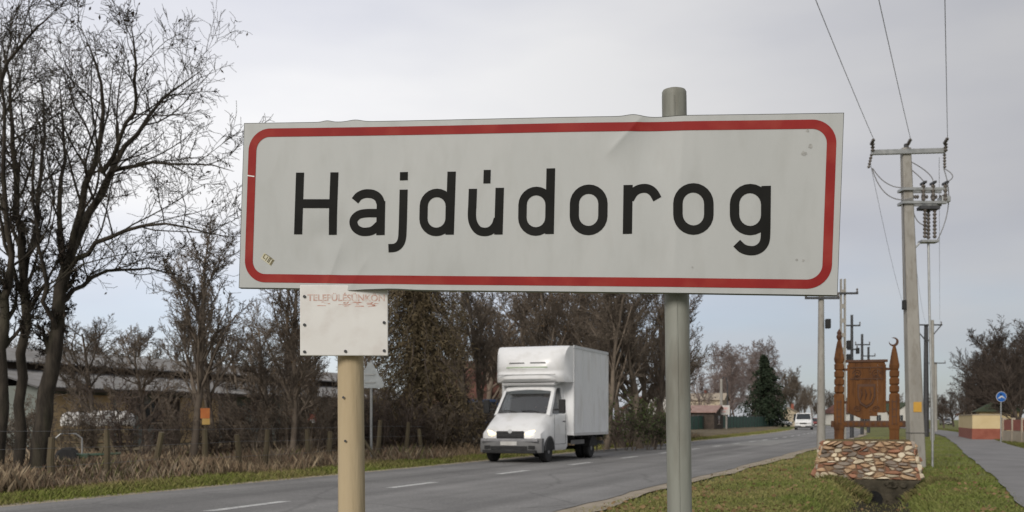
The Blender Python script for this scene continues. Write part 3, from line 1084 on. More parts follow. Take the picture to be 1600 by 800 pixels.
def scatter(rng, n, t0, t1, z0, z1):
    """denser near the camera."""
    u = rng.random(n)
    Z = 1 / (1 / z0 + u * (1 / z1 - 1 / z0))
    t = rng.uniform(t0, t1, n)
    return t, Z


def patchy(t, Z, s, ph):
    return 0.5 + 0.25 * (np.sin(t * s + ph + 1.3 * np.sin(Z * s * 0.7)) + np.sin(Z * s * 1.3 - ph + np.sin(t * s * 1.1)))


rg = np.random.default_rng(77)
# right verge
t, Z = scatter(rg, 120000, 4.95, 11.5, 12.2, 75)
X = rx_v(Z) + t
edge = np.clip((t - 4.9) / 0.7, 0, 1)
keep = (rg.random(len(t)) < 0.25 + 0.75 * edge) & ~((np.abs(t - DITCH_T) < 0.55) & (Z < DITCH_END) & (rg.random(len(t)) < 0.8)) & ~((t > 7.0) & (t < 10.6) & (Z > 23.0) & (Z < 24.2) & (X > 6.95) & (X < 9.4))
t, Z, X = t[keep], Z[keep], X[keep]
n = len(t)
pt = patchy(t, Z, 1.4, 0.3) * 0.6 + patchy(t, Z, 4.3, 2.0) * 0.4 + rg.normal(0, 0.15, n)
pt = np.clip(pt * np.where(t > 9.4, 0.45, 1.0), 0, 1)[:, None]
tint = (1 - pt) * np.array([[0.138, 0.185, 0.040]]) + pt * np.array([[0.30, 0.25, 0.11]])
tint *= rg.uniform(0.8, 1.22, (n, 1))
pos = np.stack([X, Z, gh_v(t, Z) - 0.035], axis=1)
blades('verge_grass', rg, pos, rg.uniform(0.022, 0.07, n) * (1 + 0.5 * np.exp(-((np.abs(t - DITCH_T) - 0.9) / 0.4) ** 2) * (Z < 26)), 0.006 + 0.00035 * Z, tint, 0.9, M['blade'], 'short green and straw grass of the verge between road and cycle path')
# long dry grass hanging over the culvert
n = 5200
X = rg.uniform(6.9, 9.5, n)
Z = rg.uniform(21.6, 23.0, n)
t = X - rx_v(Z)
near = np.abs(t - DITCH_T)
k_ = near > 0.38
X, Z, t = X[k_], Z[k_], t[k_]
n = len(t)
pt = rg.random((n, 1))
tint = ((1 - pt) * np.array([[0.11, 0.135, 0.035]]) + pt * np.array([[0.24, 0.19, 0.09]])) * rg.uniform(0.6, 1.2, (n, 1))
blades('ditch_grass', rg, np.stack([X, Z, gh_v(t, Z) - 0.035], axis=1), rg.uniform(0.05, 0.15, n), np.full(n, 0.011), tint, 1.0, M['blade'], 'longer grass hanging over the ditch in front of the stone base')
# dead leaves blown over the verge
n = 2600
t, Z = scatter(rg, n, 5.0, 11.3, 12.5, 40)
k_ = patchy(t, Z, 1.1, 0.9) + rg.normal(0, 0.2, n) > 0.55
t, Z = t[k_], Z[k_]
an = np.stack([rx_v(Z) + t, Z, gh_v(t, Z) + 0.012], axis=1)
tag(link('fallen_leaves', leaf_mesh('fallen_leaves', rg, an, 0.07, flat=0.85, jitter=0.01, aspect=0.7), M['leaf_litter']), 'brown fallen leaves scattered over the grass verge', 'leaves', kind='stuff')
# beyond the path
t, Z = scatter(rg, 16000, 14.2, 16.0, 32, 140)
n = len(t)
tint = np.array([[0.10, 0.115, 0.03]]) * rg.uniform(0.6, 1.4, (n, 1)) + rg.uniform(0, 0.05, (n, 1)) * np.array([[1, 0.7, 0.3]])
blades('path_edge_grass', rg, np.stack([rx_v(Z) + t, Z, gh_v(t, Z) - 0.03], axis=1), rg.uniform(0.05, 0.14, n), 0.006 + 0.0004 * Z, tint, 0.9, M['blade'], 'grass strip between the cycle path and the low wall')
# left verge: green strip
t, Z = scatter(rg, 70000, -6.3, -3.75, 12, 130)
edge = np.clip((-3.75 - t) / 0.5, 0, 1)
keep = rg.random(len(t)) < 0.15 + 0.85 * edge
t, Z = t[keep], Z[keep]
n = len(t)
pt = np.clip(patchy(t, Z, 1.1, 1.0) * 0.7 + rg.normal(0, 0.2, n) + np.clip((-5.2 - t), 0, 1) * 0.5, 0, 1)[:, None]
tint = ((1 - pt) * np.array([[0.15, 0.19, 0.035]]) + pt * np.array([[0.25, 0.205, 0.095]])) * rg.uniform(0.7, 1.3, (n, 1))
blades('roadside_grass', rg, np.stack([rx_v(Z) + t, Z, gh_v(t, Z) - 0.035], axis=1), rg.uniform(0.05, 0.17, n) * (0.5 + 0.5 * np.clip((-3.75 - t) / 1.0, 0, 1)), 0.007 + 0.0004 * Z, tint, 0.8, M['blade'], 'green grass strip along the left edge of the road')
# dry weeds
t, Z = scatter(rg, 170000, -14.0, -5.5, 15, 75)
dens = np.clip((-5.4 - t) / 0.9, 0, 1) * (0.35 + 0.65 * patchy(t, Z, 0.9, 0.5))
keep = rg.random(len(t)) < dens
t, Z = t[keep], Z[keep]
n = len(t)
pal = np.array([[0.23, 0.17, 0.11], [0.31, 0.245, 0.165], [0.18, 0.125, 0.085], [0.26, 0.21, 0.155], [0.15, 0.15, 0.06]])
pk = np.clip((patchy(t, Z, 0.8, 1.7) * 3.2 + rg.normal(0, 0.9, n)).astype(int), 0, 4)
tint = pal[pk] * rg.uniform(0.6, 1.35, (n, 1))
blades('dry_weeds', rg, np.stack([rx_v(Z) + t, Z, gh_v(t, Z) - 0.04], axis=1), rg.uniform(0.08, 0.66, n) ** 1.3 * (0.22 + 0.75 * patchy(t, Z, 1.0, 2.2) ** 1.3) + 0.03, 0.0032 + 0.00008 * Z, tint, 0.5, M['blade'], 'tall dry brown weeds around the wire fence', 'weeds')


# ------------------------------------------------------------------ town name sign
DL, DR = 3.5625, 3.211
TLc, TRc = at(380, 193, DL), at(1313, 177, DR)
BLc, BRc = at(375, 449, DL), at(1313, 461, DR)
S_C = (TLc + TRc + BLc + BRc) / 4
S_U = ((TRc + BRc) - (TLc + BLc)).normalized()
S_V = ((TLc + TRc) - (BLc + BRc))
S_V = (S_V - S_U * S_V.dot(S_U)).normalized()
S_N = S_U.cross(S_V).normalized()          # towards the viewer
SW = ((TRc - TLc).length + (BRc - BLc).length) / 2
SH = ((TLc - BLc).length + (TRc - BRc).length) / 2
SIGN_M = Matrix((S_U, S_V, S_N)).transposed().to_4x4()
SIGN_M.translation = S_C


def px2s(x, y):
    """pixel to the sign's own plane coordinates."""
    o = Vector((0, 0, CAMH))
    d = at(x, y, 1.0) - o
    k = (S_C - o).dot(S_N) / d.dot(S_N)
    q = o + d * k - S_C
    return q.dot(S_U), q.dot(S_V)


def gauss(x, y, cx, cy, sx, sy, a=0.0):
    dx, dy = x - cx, y - cy
    c, s = math.cos(a), math.sin(a)
    u, v = dx * c + dy * s, -dx * s + dy * c
    return math.exp(-(u / sx) ** 2 - (v / sy) ** 2)


def crease(x, y, cx, cy, a, half, sharp):
    """a soft ridge line through (cx, cy) at angle a, fading at its ends."""
    c, s = math.cos(a), math.sin(a)
    u, v = (x - cx) * c + (y - cy) * s, -(x - cx) * s + (y - cy) * c
    return math.exp(-(u / half) ** 4) * math.exp(-abs(v) / sharp)


def dent(x, y):
    d = 0.004 * math.sin(2.3 * x + 0.6) + 0.0022 * math.sin(5.1 * x + 2.0 * y)
    d += -0.008 * gauss(x, y, -0.62, -0.21, 0.12, 0.11)
    d += 0.0045 * crease(x, y, -0.665, -0.215, R(72), 0.10, 0.02)
    d += 0.003 * crease(x, y, -0.575, -0.235, R(60), 0.07, 0.018)
    d += -0.005 * gauss(x, y, -0.70, -0.10, 0.05, 0.05)
    d += 0.005 * crease(x, y, 0.33, 0.235, R(48), 0.09, 0.022)
    d += -0.008 * gauss(x, y, 0.40, 0.20, 0.10, 0.12)
    d += 0.004 * crease(x, y, 0.50, 0.0, R(88), 0.28, 0.06)
    d += -0.003 * gauss(x, y, -0.25, -0.27, 0.12, 0.06)
    return d


sign = empty('town_sign')
sign.matrix_world = SIGN_M
# panel: front sheet with its returned (folded) edges
NXs, NYs = 360, 104


def edge_wob(x, y):
    e = 0.0
    if y > 0:
        e = 0.006 * gauss(x, 0, -0.60, 0, 0.03, 1) + 0.005 * gauss(x, 0, -0.70, 0, 0.02, 1) + 0.006 * gauss(x, 0, 0.345, 0, 0.03, 1) - 0.004 * gauss(x, 0, 0.42, 0, 0.05, 1)
    else:
        e = -0.004 * gauss(x, 0, -0.60, 0, 0.04, 1) + 0.003 * gauss(x, 0, -0.45, 0, 0.06, 1)
    return e


pv, pf = [], []
for j in range(NYs + 1):
    for i in range(NXs + 1):
        x, y = -SW / 2 + SW * i / NXs, -SH / 2 + SH * j / NYs
        yy = y + edge_wob(x, y) * (abs(y) / (SH / 2)) ** 12
        pv.append((x, yy, dent(x, y)))
for j in range(NYs):
    for i in range(NXs):
        a = j * (NXs + 1) + i
        pf.append((a, a + 1, a + NXs + 2, a + NXs + 1))
link('panel', np_mesh('panel', np.array(pv), np.array(pf), smooth=True), M['sign_white'], sign)
# folded edges: a thin rim 22 mm deep around the sheet
bo = [i for i in range(NXs + 1)] + [j * (NXs + 1) + NXs for j in range(1, NYs + 1)] + \
     [NYs * (NXs + 1) + i for i in range(NXs - 1, -1, -1)] + [j * (NXs + 1) for j in range(NYs - 1, 0, -1)]
ev, ef = [], []
for k, i in enumerate(bo):
    x, y, z = pv[i]
    sx = 0.0015 if x > 0 else -0.0015
    sy = 0.0015 if y > 0 else -0.0015
    ox = sx if abs(abs(x) - SW / 2) < 1e-4 else 0
    oy = sy if abs(abs(y) - SH / 2) < 0.012 and abs(abs(pv[i][1])) > SH / 2 - 0.012 and (k <= NXs or NXs + NYs <= k <= 2 * NXs + NYs) else 0
    ev += [(x + ox, y + oy, z + 0.0006), (x + ox * 1.5, y + oy * 1.5, z - 0.022), (x * 0.985, y * 0.955, z - 0.023)]
nb = len(bo)
for k in range(nb):
    k2 = (k + 1) % nb
    ef.append((3 * k, 3 * k + 1, 3 * k2 + 1, 3 * k2))
    ef.append((3 * k + 1, 3 * k + 2, 3 * k2 + 2, 3 * k2 + 1))
link('folded_edge', np_mesh('folded_edge', np.array(ev), np.array(ef)), M['alu'], sign)


def ribbon(path, w, closed=False, ncross=5, lift=0.0013, step=0.004):
    """a flat printed band along a path in sign coordinates, following the dents."""
    p = [Vector((a, b)) for a, b in path]
    # dense resample
    q = []
    m = len(p) if closed else len(p) - 1
    for i in range(m):
        a, b = p[i], p[(i + 1) % len(p)]
        k = max(1, int((b - a).length / step))
        q += [a + (b - a) * (s / k) for s in range(k)]
    if not closed:
        q.append(p[-1])
    n = len(q)
    vs, fs = [], []
    for i in range(n):
        if closed:
            t = q[(i + 1) % n] - q[i - 1]
        else:
            t = q[min(i + 1, n - 1)] - q[max(i - 1, 0)]
        t.normalize()
        nn = Vector((-t.y, t.x))
        for c in range(ncross + 1):
            r = q[i] + nn * w * (c / ncross - 0.5)
            vs.append((r.x, r.y, dent(r.x, r.y) + lift))
    for i in range(n if closed else n - 1):
        i2 = (i + 1) % n
        for c in range(ncross):
            fs.append((i * (ncross + 1) + c, i * (ncross + 1) + c + 1, i2 * (ncross + 1) + c + 1, i2 * (ncross + 1) + c))
    return vs, fs


def spline(pts, k=6):
    """Catmull-Rom through points."""
    P = [Vector(p) for p in pts]
    P = [P[0] * 2 - P[1]] + P + [P[-1] * 2 - P[-2]]
    out = []
    for i in range(1, len(P) - 2):
        for s in range(k):
            t = s / k
            a, b, c, d = P[i - 1], P[i], P[i + 1], P[i + 2]
            out.append(0.5 * ((2 * b) + (c - a) * t + (2 * a - 5 * b + 4 * c - d) * t * t + (3 * b - a - 3 * c + d) * t ** 3))
    out.append(P[-2])
    return [tuple(v) for v in out]


def rrect(hw, hh, r, k=14):
    pts = []
    for cx, cy, a0 in ((hw - r, hh - r, 0), (-hw + r, hh - r, 90), (-hw + r, -hh + r, 180), (hw - r, -hh + r, 270)):
        for s in range(k + 1):
            a = R(a0 + 90 * s / k)
            pts.append((cx + r * math.cos(a), cy + r * math.sin(a)))
    return pts


vs, fs = ribbon(rrect(SW / 2 - 0.0185 - 0.0145, SH / 2 - 0.0185 - 0.0145, 0.062), 0.029, closed=True, ncross=6)
link('red_border', np_mesh('red_border', np.array(vs), np.array(fs), smooth=True), M['sign_red'], sign)


def stadium(cx, top, bot, hw, shear=0.0, k=12):
    cy, hh = (top + bot) / 2, (bot - top) / 2
    r = hw * 1.02
    pts = []
    for a0, sy in ((180, -1), (0, 1)):
        for s in range(k + 1):
            a = R(a0 + 180 * s / k)
            x = cx + hw * math.cos(a)
            y = cy + sy * (hh - r) + r * math.sin(a)
            pts.append((x + shear * (cy - y), y))
    return pts


# (strokes in photograph pixels: kind, points, stroke width in pixels)
LET = [
    ('H', [('l', [(468.6, 269.5), (465.5, 366)], 12.6), ('l', [(522.2, 269), (518.8, 366.3)], 12.6), ('l', [(470, 318), (519, 318)], 13)]),
    ('a', [('s', [(554.3, 313.5), (560, 306.6), (568, 302.8), (576, 302.2), (584, 303.8), (591, 309), (594.8, 318)], 13), ('l', [(595, 314), (594, 367)], 13.2),
           ('s', [(594, 332.8), (573, 332.8), (561, 335), (553.6, 341), (551.8, 348), (555.2, 356), (563, 361), (572, 361.8), (582, 359.5), (592, 351)], 12.6)]),
    ('j', [('l', [(630.8, 268.5), (630.6, 281.4)], 12.4), ('s', [(630.4, 296), (629.6, 330), (628.8, 358), (627.6, 373), (624, 381.5), (617, 386.6), (606.5, 387.6)], 12.6)]),
    ('d', [('l', [(705.6, 268), (702.4, 366.5)], 13.2), ('c', stadium(682, 301.2, 362.2, 20.4, 0.02), 12.8)]),
    ('ú', [('s', [(738.9, 295), (738, 320), (737.4, 338), (740, 350), (747, 359.5), (757, 362.4), (767, 360), (774.5, 352), (778, 342)], 13), ('l', [(781, 293.6), (778.8, 366.5)], 13.2),
           ('l', [(761.4, 265.6), (760.8, 286.6)], 11)]),
    ('d', [('l', [(861, 263.6), (858.8, 366)], 13.6), ('c', stadium(837.8, 298.8, 362, 21.2, 0.015), 13.2)]),
    ('o', [('c', stadium(920, 296.2, 360.8, 22.3, 0.01), 14.4)]),
    ('r', [('l', [(981.6, 289.6), (980.5, 366)], 14.4), ('s', [(984, 312), (990, 302), (998, 296.4), (1008, 294.8), (1016, 297.2), (1022, 302.6), (1027.2, 311.8)], 14)]),
    ('o', [('c', stadium(1083.4, 294.2, 360.2, 24.1, 0.0), 14.8)]),
    ('g', [('c', stadium(1172, 294.8, 360.6, 24.4, 0.0), 14.8),
           ('s', [(1197, 290.6), (1196.6, 330), (1196.2, 360), (1195, 376), (1190, 385.4), (1181.5, 390.8), (1171, 391.8), (1160, 388.4), (1151, 380.2)], 15)]),
]
lift = 0.0013
for ch, strokes in LET:
    V, F = [], []
    for si, (kd, pts, w) in enumerate(strokes):
        sp = [px2s(*p) for p in pts]
        # metres per pixel here
        x0, y0 = pts[0]
        a, b = px2s(x0, y0), px2s(x0 + 10, y0)
        mpp = math.hypot(b[0] - a[0], b[1] - a[1]) / 10
        if kd == 's':
            sp = spline(sp)
        vv, ff = ribbon(sp, w * mpp, closed=(kd == 'c'), lift=lift + 0.0002 * si, ncross=4)
        base = len(V)
        V += vv
        F += [tuple(i + base for i in f) for f in ff]
    link('letter', np_mesh('letter', np.array(V), np.array(F), smooth=True), M['sign_black'], sign)

# torn sticker, scuffs
stk = MB()
cx, cy = px2s(418, 405)
rot2 = R(-33)


def on_sign(x, y, h):
    return (x, y, dent(x, y) + h)


def quad_on(mb, cx, cy, a, w, h, lift):
    c, s = math.cos(a), math.sin(a)
    n, m = 5, 3
    vs = []
    for j in range(m):
        for i in range(n):
            u, v = w * (i / (n - 1) - 0.5), h * (j / (m - 1) - 0.5)
            vs.append(on_sign(cx + u * c - v * s, cy + u * s + v * c, lift))
    mb.add(vs, [(j * n + i, j * n + i + 1, (j + 1) * n + i + 1, (j + 1) * n + i) for j in range(m - 1) for i in range(n - 1)])


quad_on(stk, cx, cy, rot2, 0.046, 0.024, 0.0011)
M['sticker'] = mat('torn_sticker', (0.50, 0.46, 0.30), (0.56, 0.55, 0.47), scale=60, rough=0.7)
so = stk.build('sticker', M['sticker'], sign)
sm = MB()
for u, v, w, h in [(-0.017, 0.003, 0.003, 0.014), (-0.013, -0.004, 0.009, 0.003), (-0.004, 0.0, 0.003, 0.016), (0.004, 0.0, 0.003, 0.017), (0.008, 0.008, 0.010, 0.003), (0.009, 0.0, 0.003, 0.017), (0.019, 0.0, 0.006, 0.021), (0.0, 0.011, 0.03, 0.002)]:
    c, s = math.cos(rot2), math.sin(rot2)
    quad_on(sm, cx + u * c - v * s, cy + u * s + v * c, rot2, w, h, 0.0018)
M['ink'] = mat('sticker_ink', (0.07, 0.06, 0.03), (0.2, 0.17, 0.09), scale=80, rough=0.7)
sm.build('sticker_print', M['ink'], so)
scf = MB()
for px, py, r in [(1266, 228, 0.008), (1256, 240, 0.009), (1245, 406, 0.004), (1255, 407, 0.004), (1262, 204, 0.005), (1082, 418, 0.003)]:
    a, b = px2s(px, py)
    vs = [on_sign(a, b, 0.0011)] + [on_sign(a + r * math.cos(k * math.pi / 5) * rnd.uniform(0.6, 1.2), b + r * math.sin(k * math.pi / 5) * rnd.uniform(0.6, 1.2), 0.0011) for k in range(10)]
    scf.add(vs, [(0, 1 + k, 1 + (k + 1) % 10) for k in range(10)])
M['scuff'] = mat('scuff', (0.27, 0.27, 0.26), (0.42, 0.42, 0.40), scale=90, rough=0.7)
scf.build('scuff_marks', M['scuff'], sign)
# bare scratch through the red border
sc = MB()
a, b = px2s(392, 275)
quad_on(sc, a, b, R(-8), 0.026, 0.004, 0.0022)
sc.build('scratch', M['plate'], sign)
# mounting rails on the back
for yy in (-0.16, 0.16):
    MB().box((0.0, yy, -0.035), (SW * 0.86, 0.04, 0.022)).build('mounting_rail', M['steel'], sign)
tag(sign, 'dented white town name sign with red border reading Hajdúdorog', 'road sign')

# posts
gp = empty('sign_post', (0.566, 3.385, 0))
MB().tube([(0.0, 0, -0.05), (-0.012, 0, 1.0), (-0.030, 0, CAMH + (655 - 150) / 1600 * 3.385)], 0.0405, 28, caps=False).build('pipe', M['post_grey'], gp, smooth=40)
ztop = CAMH + (655 - 150) / 1600 * 3.385
MB().lathe([(0.0402, ztop - 0.002), (0.0402, ztop + 0.012), (0.037, ztop + 0.018), (0.026, ztop + 0.022), (0.004, ztop + 0.023)], (-0.030, 0, 0), n=28).build('cap', M['post_grey'], gp, smooth=40)
for zz in (CAMH + 0.62, CAMH + 0.92):
    MB().lathe([(0.044, zz - 0.015), (0.044, zz + 0.015)], (-0.027, 0, 0), n=24).build('clamp', M['steel'], gp, smooth=40)
MB().tube([(-0.006, -0.0405, -0.05), (-0.018, -0.0405, 1.0), (-0.036, -0.0405, ztop - 0.01)], 0.0022, 6).build('weld_seam', M['post_grey'], gp)
tag(gp, 'grey-green round steel post carrying the right half of the name sign', 'post')
tp = empty('sign_post', ((550 - 800) / 1600 * 3.575, 3.575, 0))
zt = CAMH + (655 - 330) / 1600 * 3.575
MB().tube([(0.001, 0, -0.05), (0.0, 0, 0.8), (-0.004, 0, 1.4), (-0.008, 0, zt)], [0.0490, 0.0475, 0.0455, 0.044], 28).build('pole', M['post_tan'], tp, smooth=40)
for px, py in [(540, 621), (543, 689)]:
    h = CAMH + (655 - py) / 1600 * 3.53
    x = (px - 550) / 1600 * 3.53
    MB().lathe([(0.0045, -0.003), (0.004, 0.0), (0.002, 0.001)], (x, -0.0475, h), axis='y', n=8).build('nail', M['dark_steel'], tp)
for zz in (CAMH + 0.54, CAMH + 0.70):
    MB().lathe([(0.050, zz - 0.015), (0.050, zz + 0.015)], (-0.006, 0, 0), n=24).build('clamp', M['steel'], tp, smooth=40)
tag(tp, 'round tan weathered post carrying the left half of the name sign', 'post')

# small white board under the name sign
bd = empty('notice_board')
BZ = 3.505
b0, b1 = at(470, 556, BZ), at(606, 446, BZ)
bd.location = ((b0.x + b1.x) / 2, BZ, b0.z)
bw, bh = b1.x - b0.x, b1.z - b0.z
br = bd.rotation_euler
bd.rotation_euler = (0, R(-0.15), R(4))
MB().box((0, 0, bh / 2), (bw, 0.012, bh)).build('plate', M['plate'], bd, bevel=0.003)
MB().box((bw / 2 - 0.004, 0.016, bh / 2), (0.006, 0.02, bh * 0.99)).build('edge_flange', M['plate'], bd)
MB().box((-bw / 2 + 0.004, 0.016, bh / 2), (0.006, 0.02, bh * 0.99)).build('edge_flange', M['plate'], bd)
for px, py in [(477, 464), (477, 508), (477, 550), (540, 549), (600, 548), (600, 504)]:
    q = at(px, py, BZ)
    MB().lathe([(0.005, -0.0105), (0.0052, -0.007), (0.0052, -0.006)], ((q.x - bd.location.x), 0, q.z - b0.z), axis='y', n=10).build('screw', M['dark_steel'], bd)


def text_mesh(name, body, size, material, parent, loc, rot, extrude=0.0):
    cu = bpy.data.curves.new(name, 'FONT')
    cu.body = body
    cu.size = size
    cu.align_x = 'CENTER'
    cu.align_y = 'CENTER'
    cu.extrude = extrude
    cu.offset = 0.0007
    to = bpy.data.objects.new('tmp_text', cu)
    col.objects.link(to)
    dg = bpy.context.evaluated_depsgraph_get()
    me = bpy.data.meshes.new_from_object(to.evaluated_get(dg))
    bpy.data.objects.remove(to, do_unlink=True)
    me.name = name
    o = link(name, me, material, parent)
    o.location = loc
    o.rotation_euler = rot
    return o


q = at(540, 467, BZ)
lt = text_mesh('lettering', 'TELEPÜLÉSÜNKÖN', 0.031, M['faded_red'], bd, (0.008, -0.0068, q.z - b0.z + 0.002), (R(90), 0, 0))
smear = MB()
for k in range(26):
    x = rnd.uniform(0.0, 0.115) if k < 18 else rnd.uniform(-0.11, 0.115)
    h = q.z - b0.z - 0.012 - rnd.random() * 0.016
    w_, h_ = rnd.uniform(0.003, 0.016), rnd.uniform(0.001, 0.0035)
    smear.add([(x - w_, -0.0065, h), (x + w_, -0.0065, h + rnd.uniform(-.002, .003)), (x + w_, -0.0065, h + h_), (x - w_ * .6, -0.0065, h + h_)], [(0, 1, 2, 3)])
M['red_smear'] = mat('red_smear', (0.50, 0.22, 0.16), (0.66, 0.50, 0.44), scale=60, rough=0.7)
tag(smear.build('paint_smear', M['red_smear'], bd), kind='stuff')
tag(bd, 'small white screwed board with faded red lettering under the name sign', 'board')

# triangular warning sign seen from behind
ws = empty('warning_sign', (rp(-6.9, 31).x, 31, 0))
ws.location = (at(580, 700, 31).x, 31, 0)
h0 = CAMH + (655 - 607) / 1600 * 31
MB().tube([(0, 0, -0.05), (0, 0, h0 + 0.85)], 0.04, 12).build('pole', M['steel'], ws, smooth=40)
tri = []
for k in range(3):
    a0 = R(90 + 120 * k)
    c = Vector((0.40 * math.cos(a0), 0.40 * math.sin(a0)))
    for s in range(-3, 4):
        a = a0 + R(60 * s / 3)
        tri.append((c.x + 0.09 * math.cos(a), c.y + 0.09 * math.sin(a) + h0 + 0.30))
tpn = MB().prism(tri, 'y', -0.075, -0.055)
M['sign_back'] = mat('sign_back_grey', (0.36, 0.39, 0.40), (0.44, 0.47, 0.48), scale=5, rough=0.5)
tpn.build('panel', M['sign_back'], ws)
for zz in (0.18, 0.42):
    MB().box((0, -0.085, h0 + zz), (0.34, 0.018, 0.035)).build('bracket', M['steel'], ws)
ws.rotation_euler = (0, 0, R(-14))
tag(ws, 'triangular road sign seen from its grey back, beyond the tan post', 'road sign')

# ------------------------------------------------------------------ vehicles
def cab_profile():
    # x, z_bottom, z_belt, z_top, half width, half width at top
    return [(0.0, 0.42, 0.78, 0.93, 0.80, 0.72), (-0.10, 0.36, 0.86, 1.06, 0.92, 0.80), (-0.45, 0.34, 1.0, 1.26, 0.97, 0.83),
            (-0.90, 0.34, 1.18, 1.46, 0.985, 0.86), (-1.05, 0.34, 1.22, 1.60, 0.985, 0.855), (-1.62, 0.34, 1.42, 2.30, 0.985, 0.80), (-1.85, 0.34, 1.42, 2.40, 0.985, 0.79), (-2.32, 0.34, 1.42, 2.42, 0.985, 0.79)]


def cab_ring(x, zb, zm, zt, w, wt):
    h = [(0.0, zb), (w * 0.94, zb), (w, zb + 0.12), (w, zm), (wt + 0.02, zt - 0.09), (wt - 0.05, zt - 0.015), (wt * 0.5, zt + 0.015), (0.0, zt + 0.022)]
    r = [(x, y, z) for y, z in h]
    l = [(x, -y, z) for y, z in reversed(h[1:-1])]
    return r + l


CP = cab_profile()


def cab_at(x):
    for a, b in zip(CP[:-1], CP[1:]):
        if b[0] <= x <= a[0]:
            f = (x - a[0]) / (b[0] - a[0])
            return [a[i] + (b[i] - a[i]) * f for i in range(6)]
    return list(CP[-1] if x < CP[-1][0] else CP[0])


def cab_y(x, z):
    _, zb, zm, zt, w, wt = cab_at(x)
    if z <= zm: return w
    return w + (wt + 0.02 - w) * min(1, (z - zm) / (zt - 0.09 - zm))


def side_panel(corners, side, lift, n=8):
    """quad in (x, z) laid on the cab's side."""
    (x0, z0), (x1, z1), (x2, z2), (x3, z3) = corners
    vs = []
    for j in range(n + 1):
        for i in range(n + 1):
            u, v = i / n, j / n
            x = (x0 * (1 - u) + x1 * u) * (1 - v) + (x3 * (1 - u) + x2 * u) * v
            z = (z0 * (1 - u) + z1 * u) * (1 - v) + (z3 * (1 - u) + z2 * u) * v
            vs.append((x, side * (cab_y(x, z) + lift), z))
    fs = [(j * (n + 1) + i, j * (n + 1) + i + 1, (j + 1) * (n + 1) + i + 1, (j + 1) * (n + 1) + i) for j in range(n) for i in range(n)]
    return MB().add(vs, fs)


def wheel(parent, x, y, r=0.34, w=0.22, out=1):
    t = MB().lathe([(r * 0.62, y - w / 2), (r * 0.93, y - w / 2), (r, y - w * 0.36), (r, y + w * 0.36), (r * 0.93, y + w / 2), (r * 0.62, y + w / 2)], (x, 0, r), axis='y', n=26)
    ty = t.build('tyre', M['black'], parent, smooth=35)
    yo = y + out * w * 0.42
    MB().lathe([(r * 0.63, yo - out * 0.06), (r * 0.60, yo), (r * 0.45, yo - out * 0.02), (r * 0.30, yo + out * 0.015), (r * 0.12, yo + out * 0.03), (0.01, yo + out * 0.03)], (x, 0, r), axis='y', n=20).build('rim', M['rim'], ty, smooth=35)
    return ty


truck = empty('box_truck', (-0.05, 30.3, 0.012), math.atan2(-ROAD_DIR.y, -ROAD_DIR.x))
cabmb = MB()
# body below the windows and the pillars: rings, with the glazed band left open by using a lower shell plus pillars and roof
low = []
for x, zb, zm, zt, w, wt in CP:
    low.append((x, zb, zm, min(zt, 1.48 if x < -0.85 else zt), w, wt if x >= -0.95 else w - 0.02))
rings = []
for s in low:
    x, zb, zm, zt, w, wt = s
    if x < -0.95:
        zm2 = min(zm, zt - 0.12)
        h = [(0.0, zb), (w * 0.94, zb), (w, zb + 0.12), (w, zm2), (cab_y(x, zt - 0.06), zt - 0.06), (cab_y(x, zt) - 0.02, zt), (w * 0.5, zt), (0.0, zt)]
        r = [(x, y, z) for y, z in h]
        rings.append(r + [(x, -y, z) for y, z in reversed(h[1:-1])])
    else:
        rings.append(cab_ring(*s))
cabmb.loft(rings)
body = cabmb.build('cab_body', M['van_white'], truck, smooth=38)
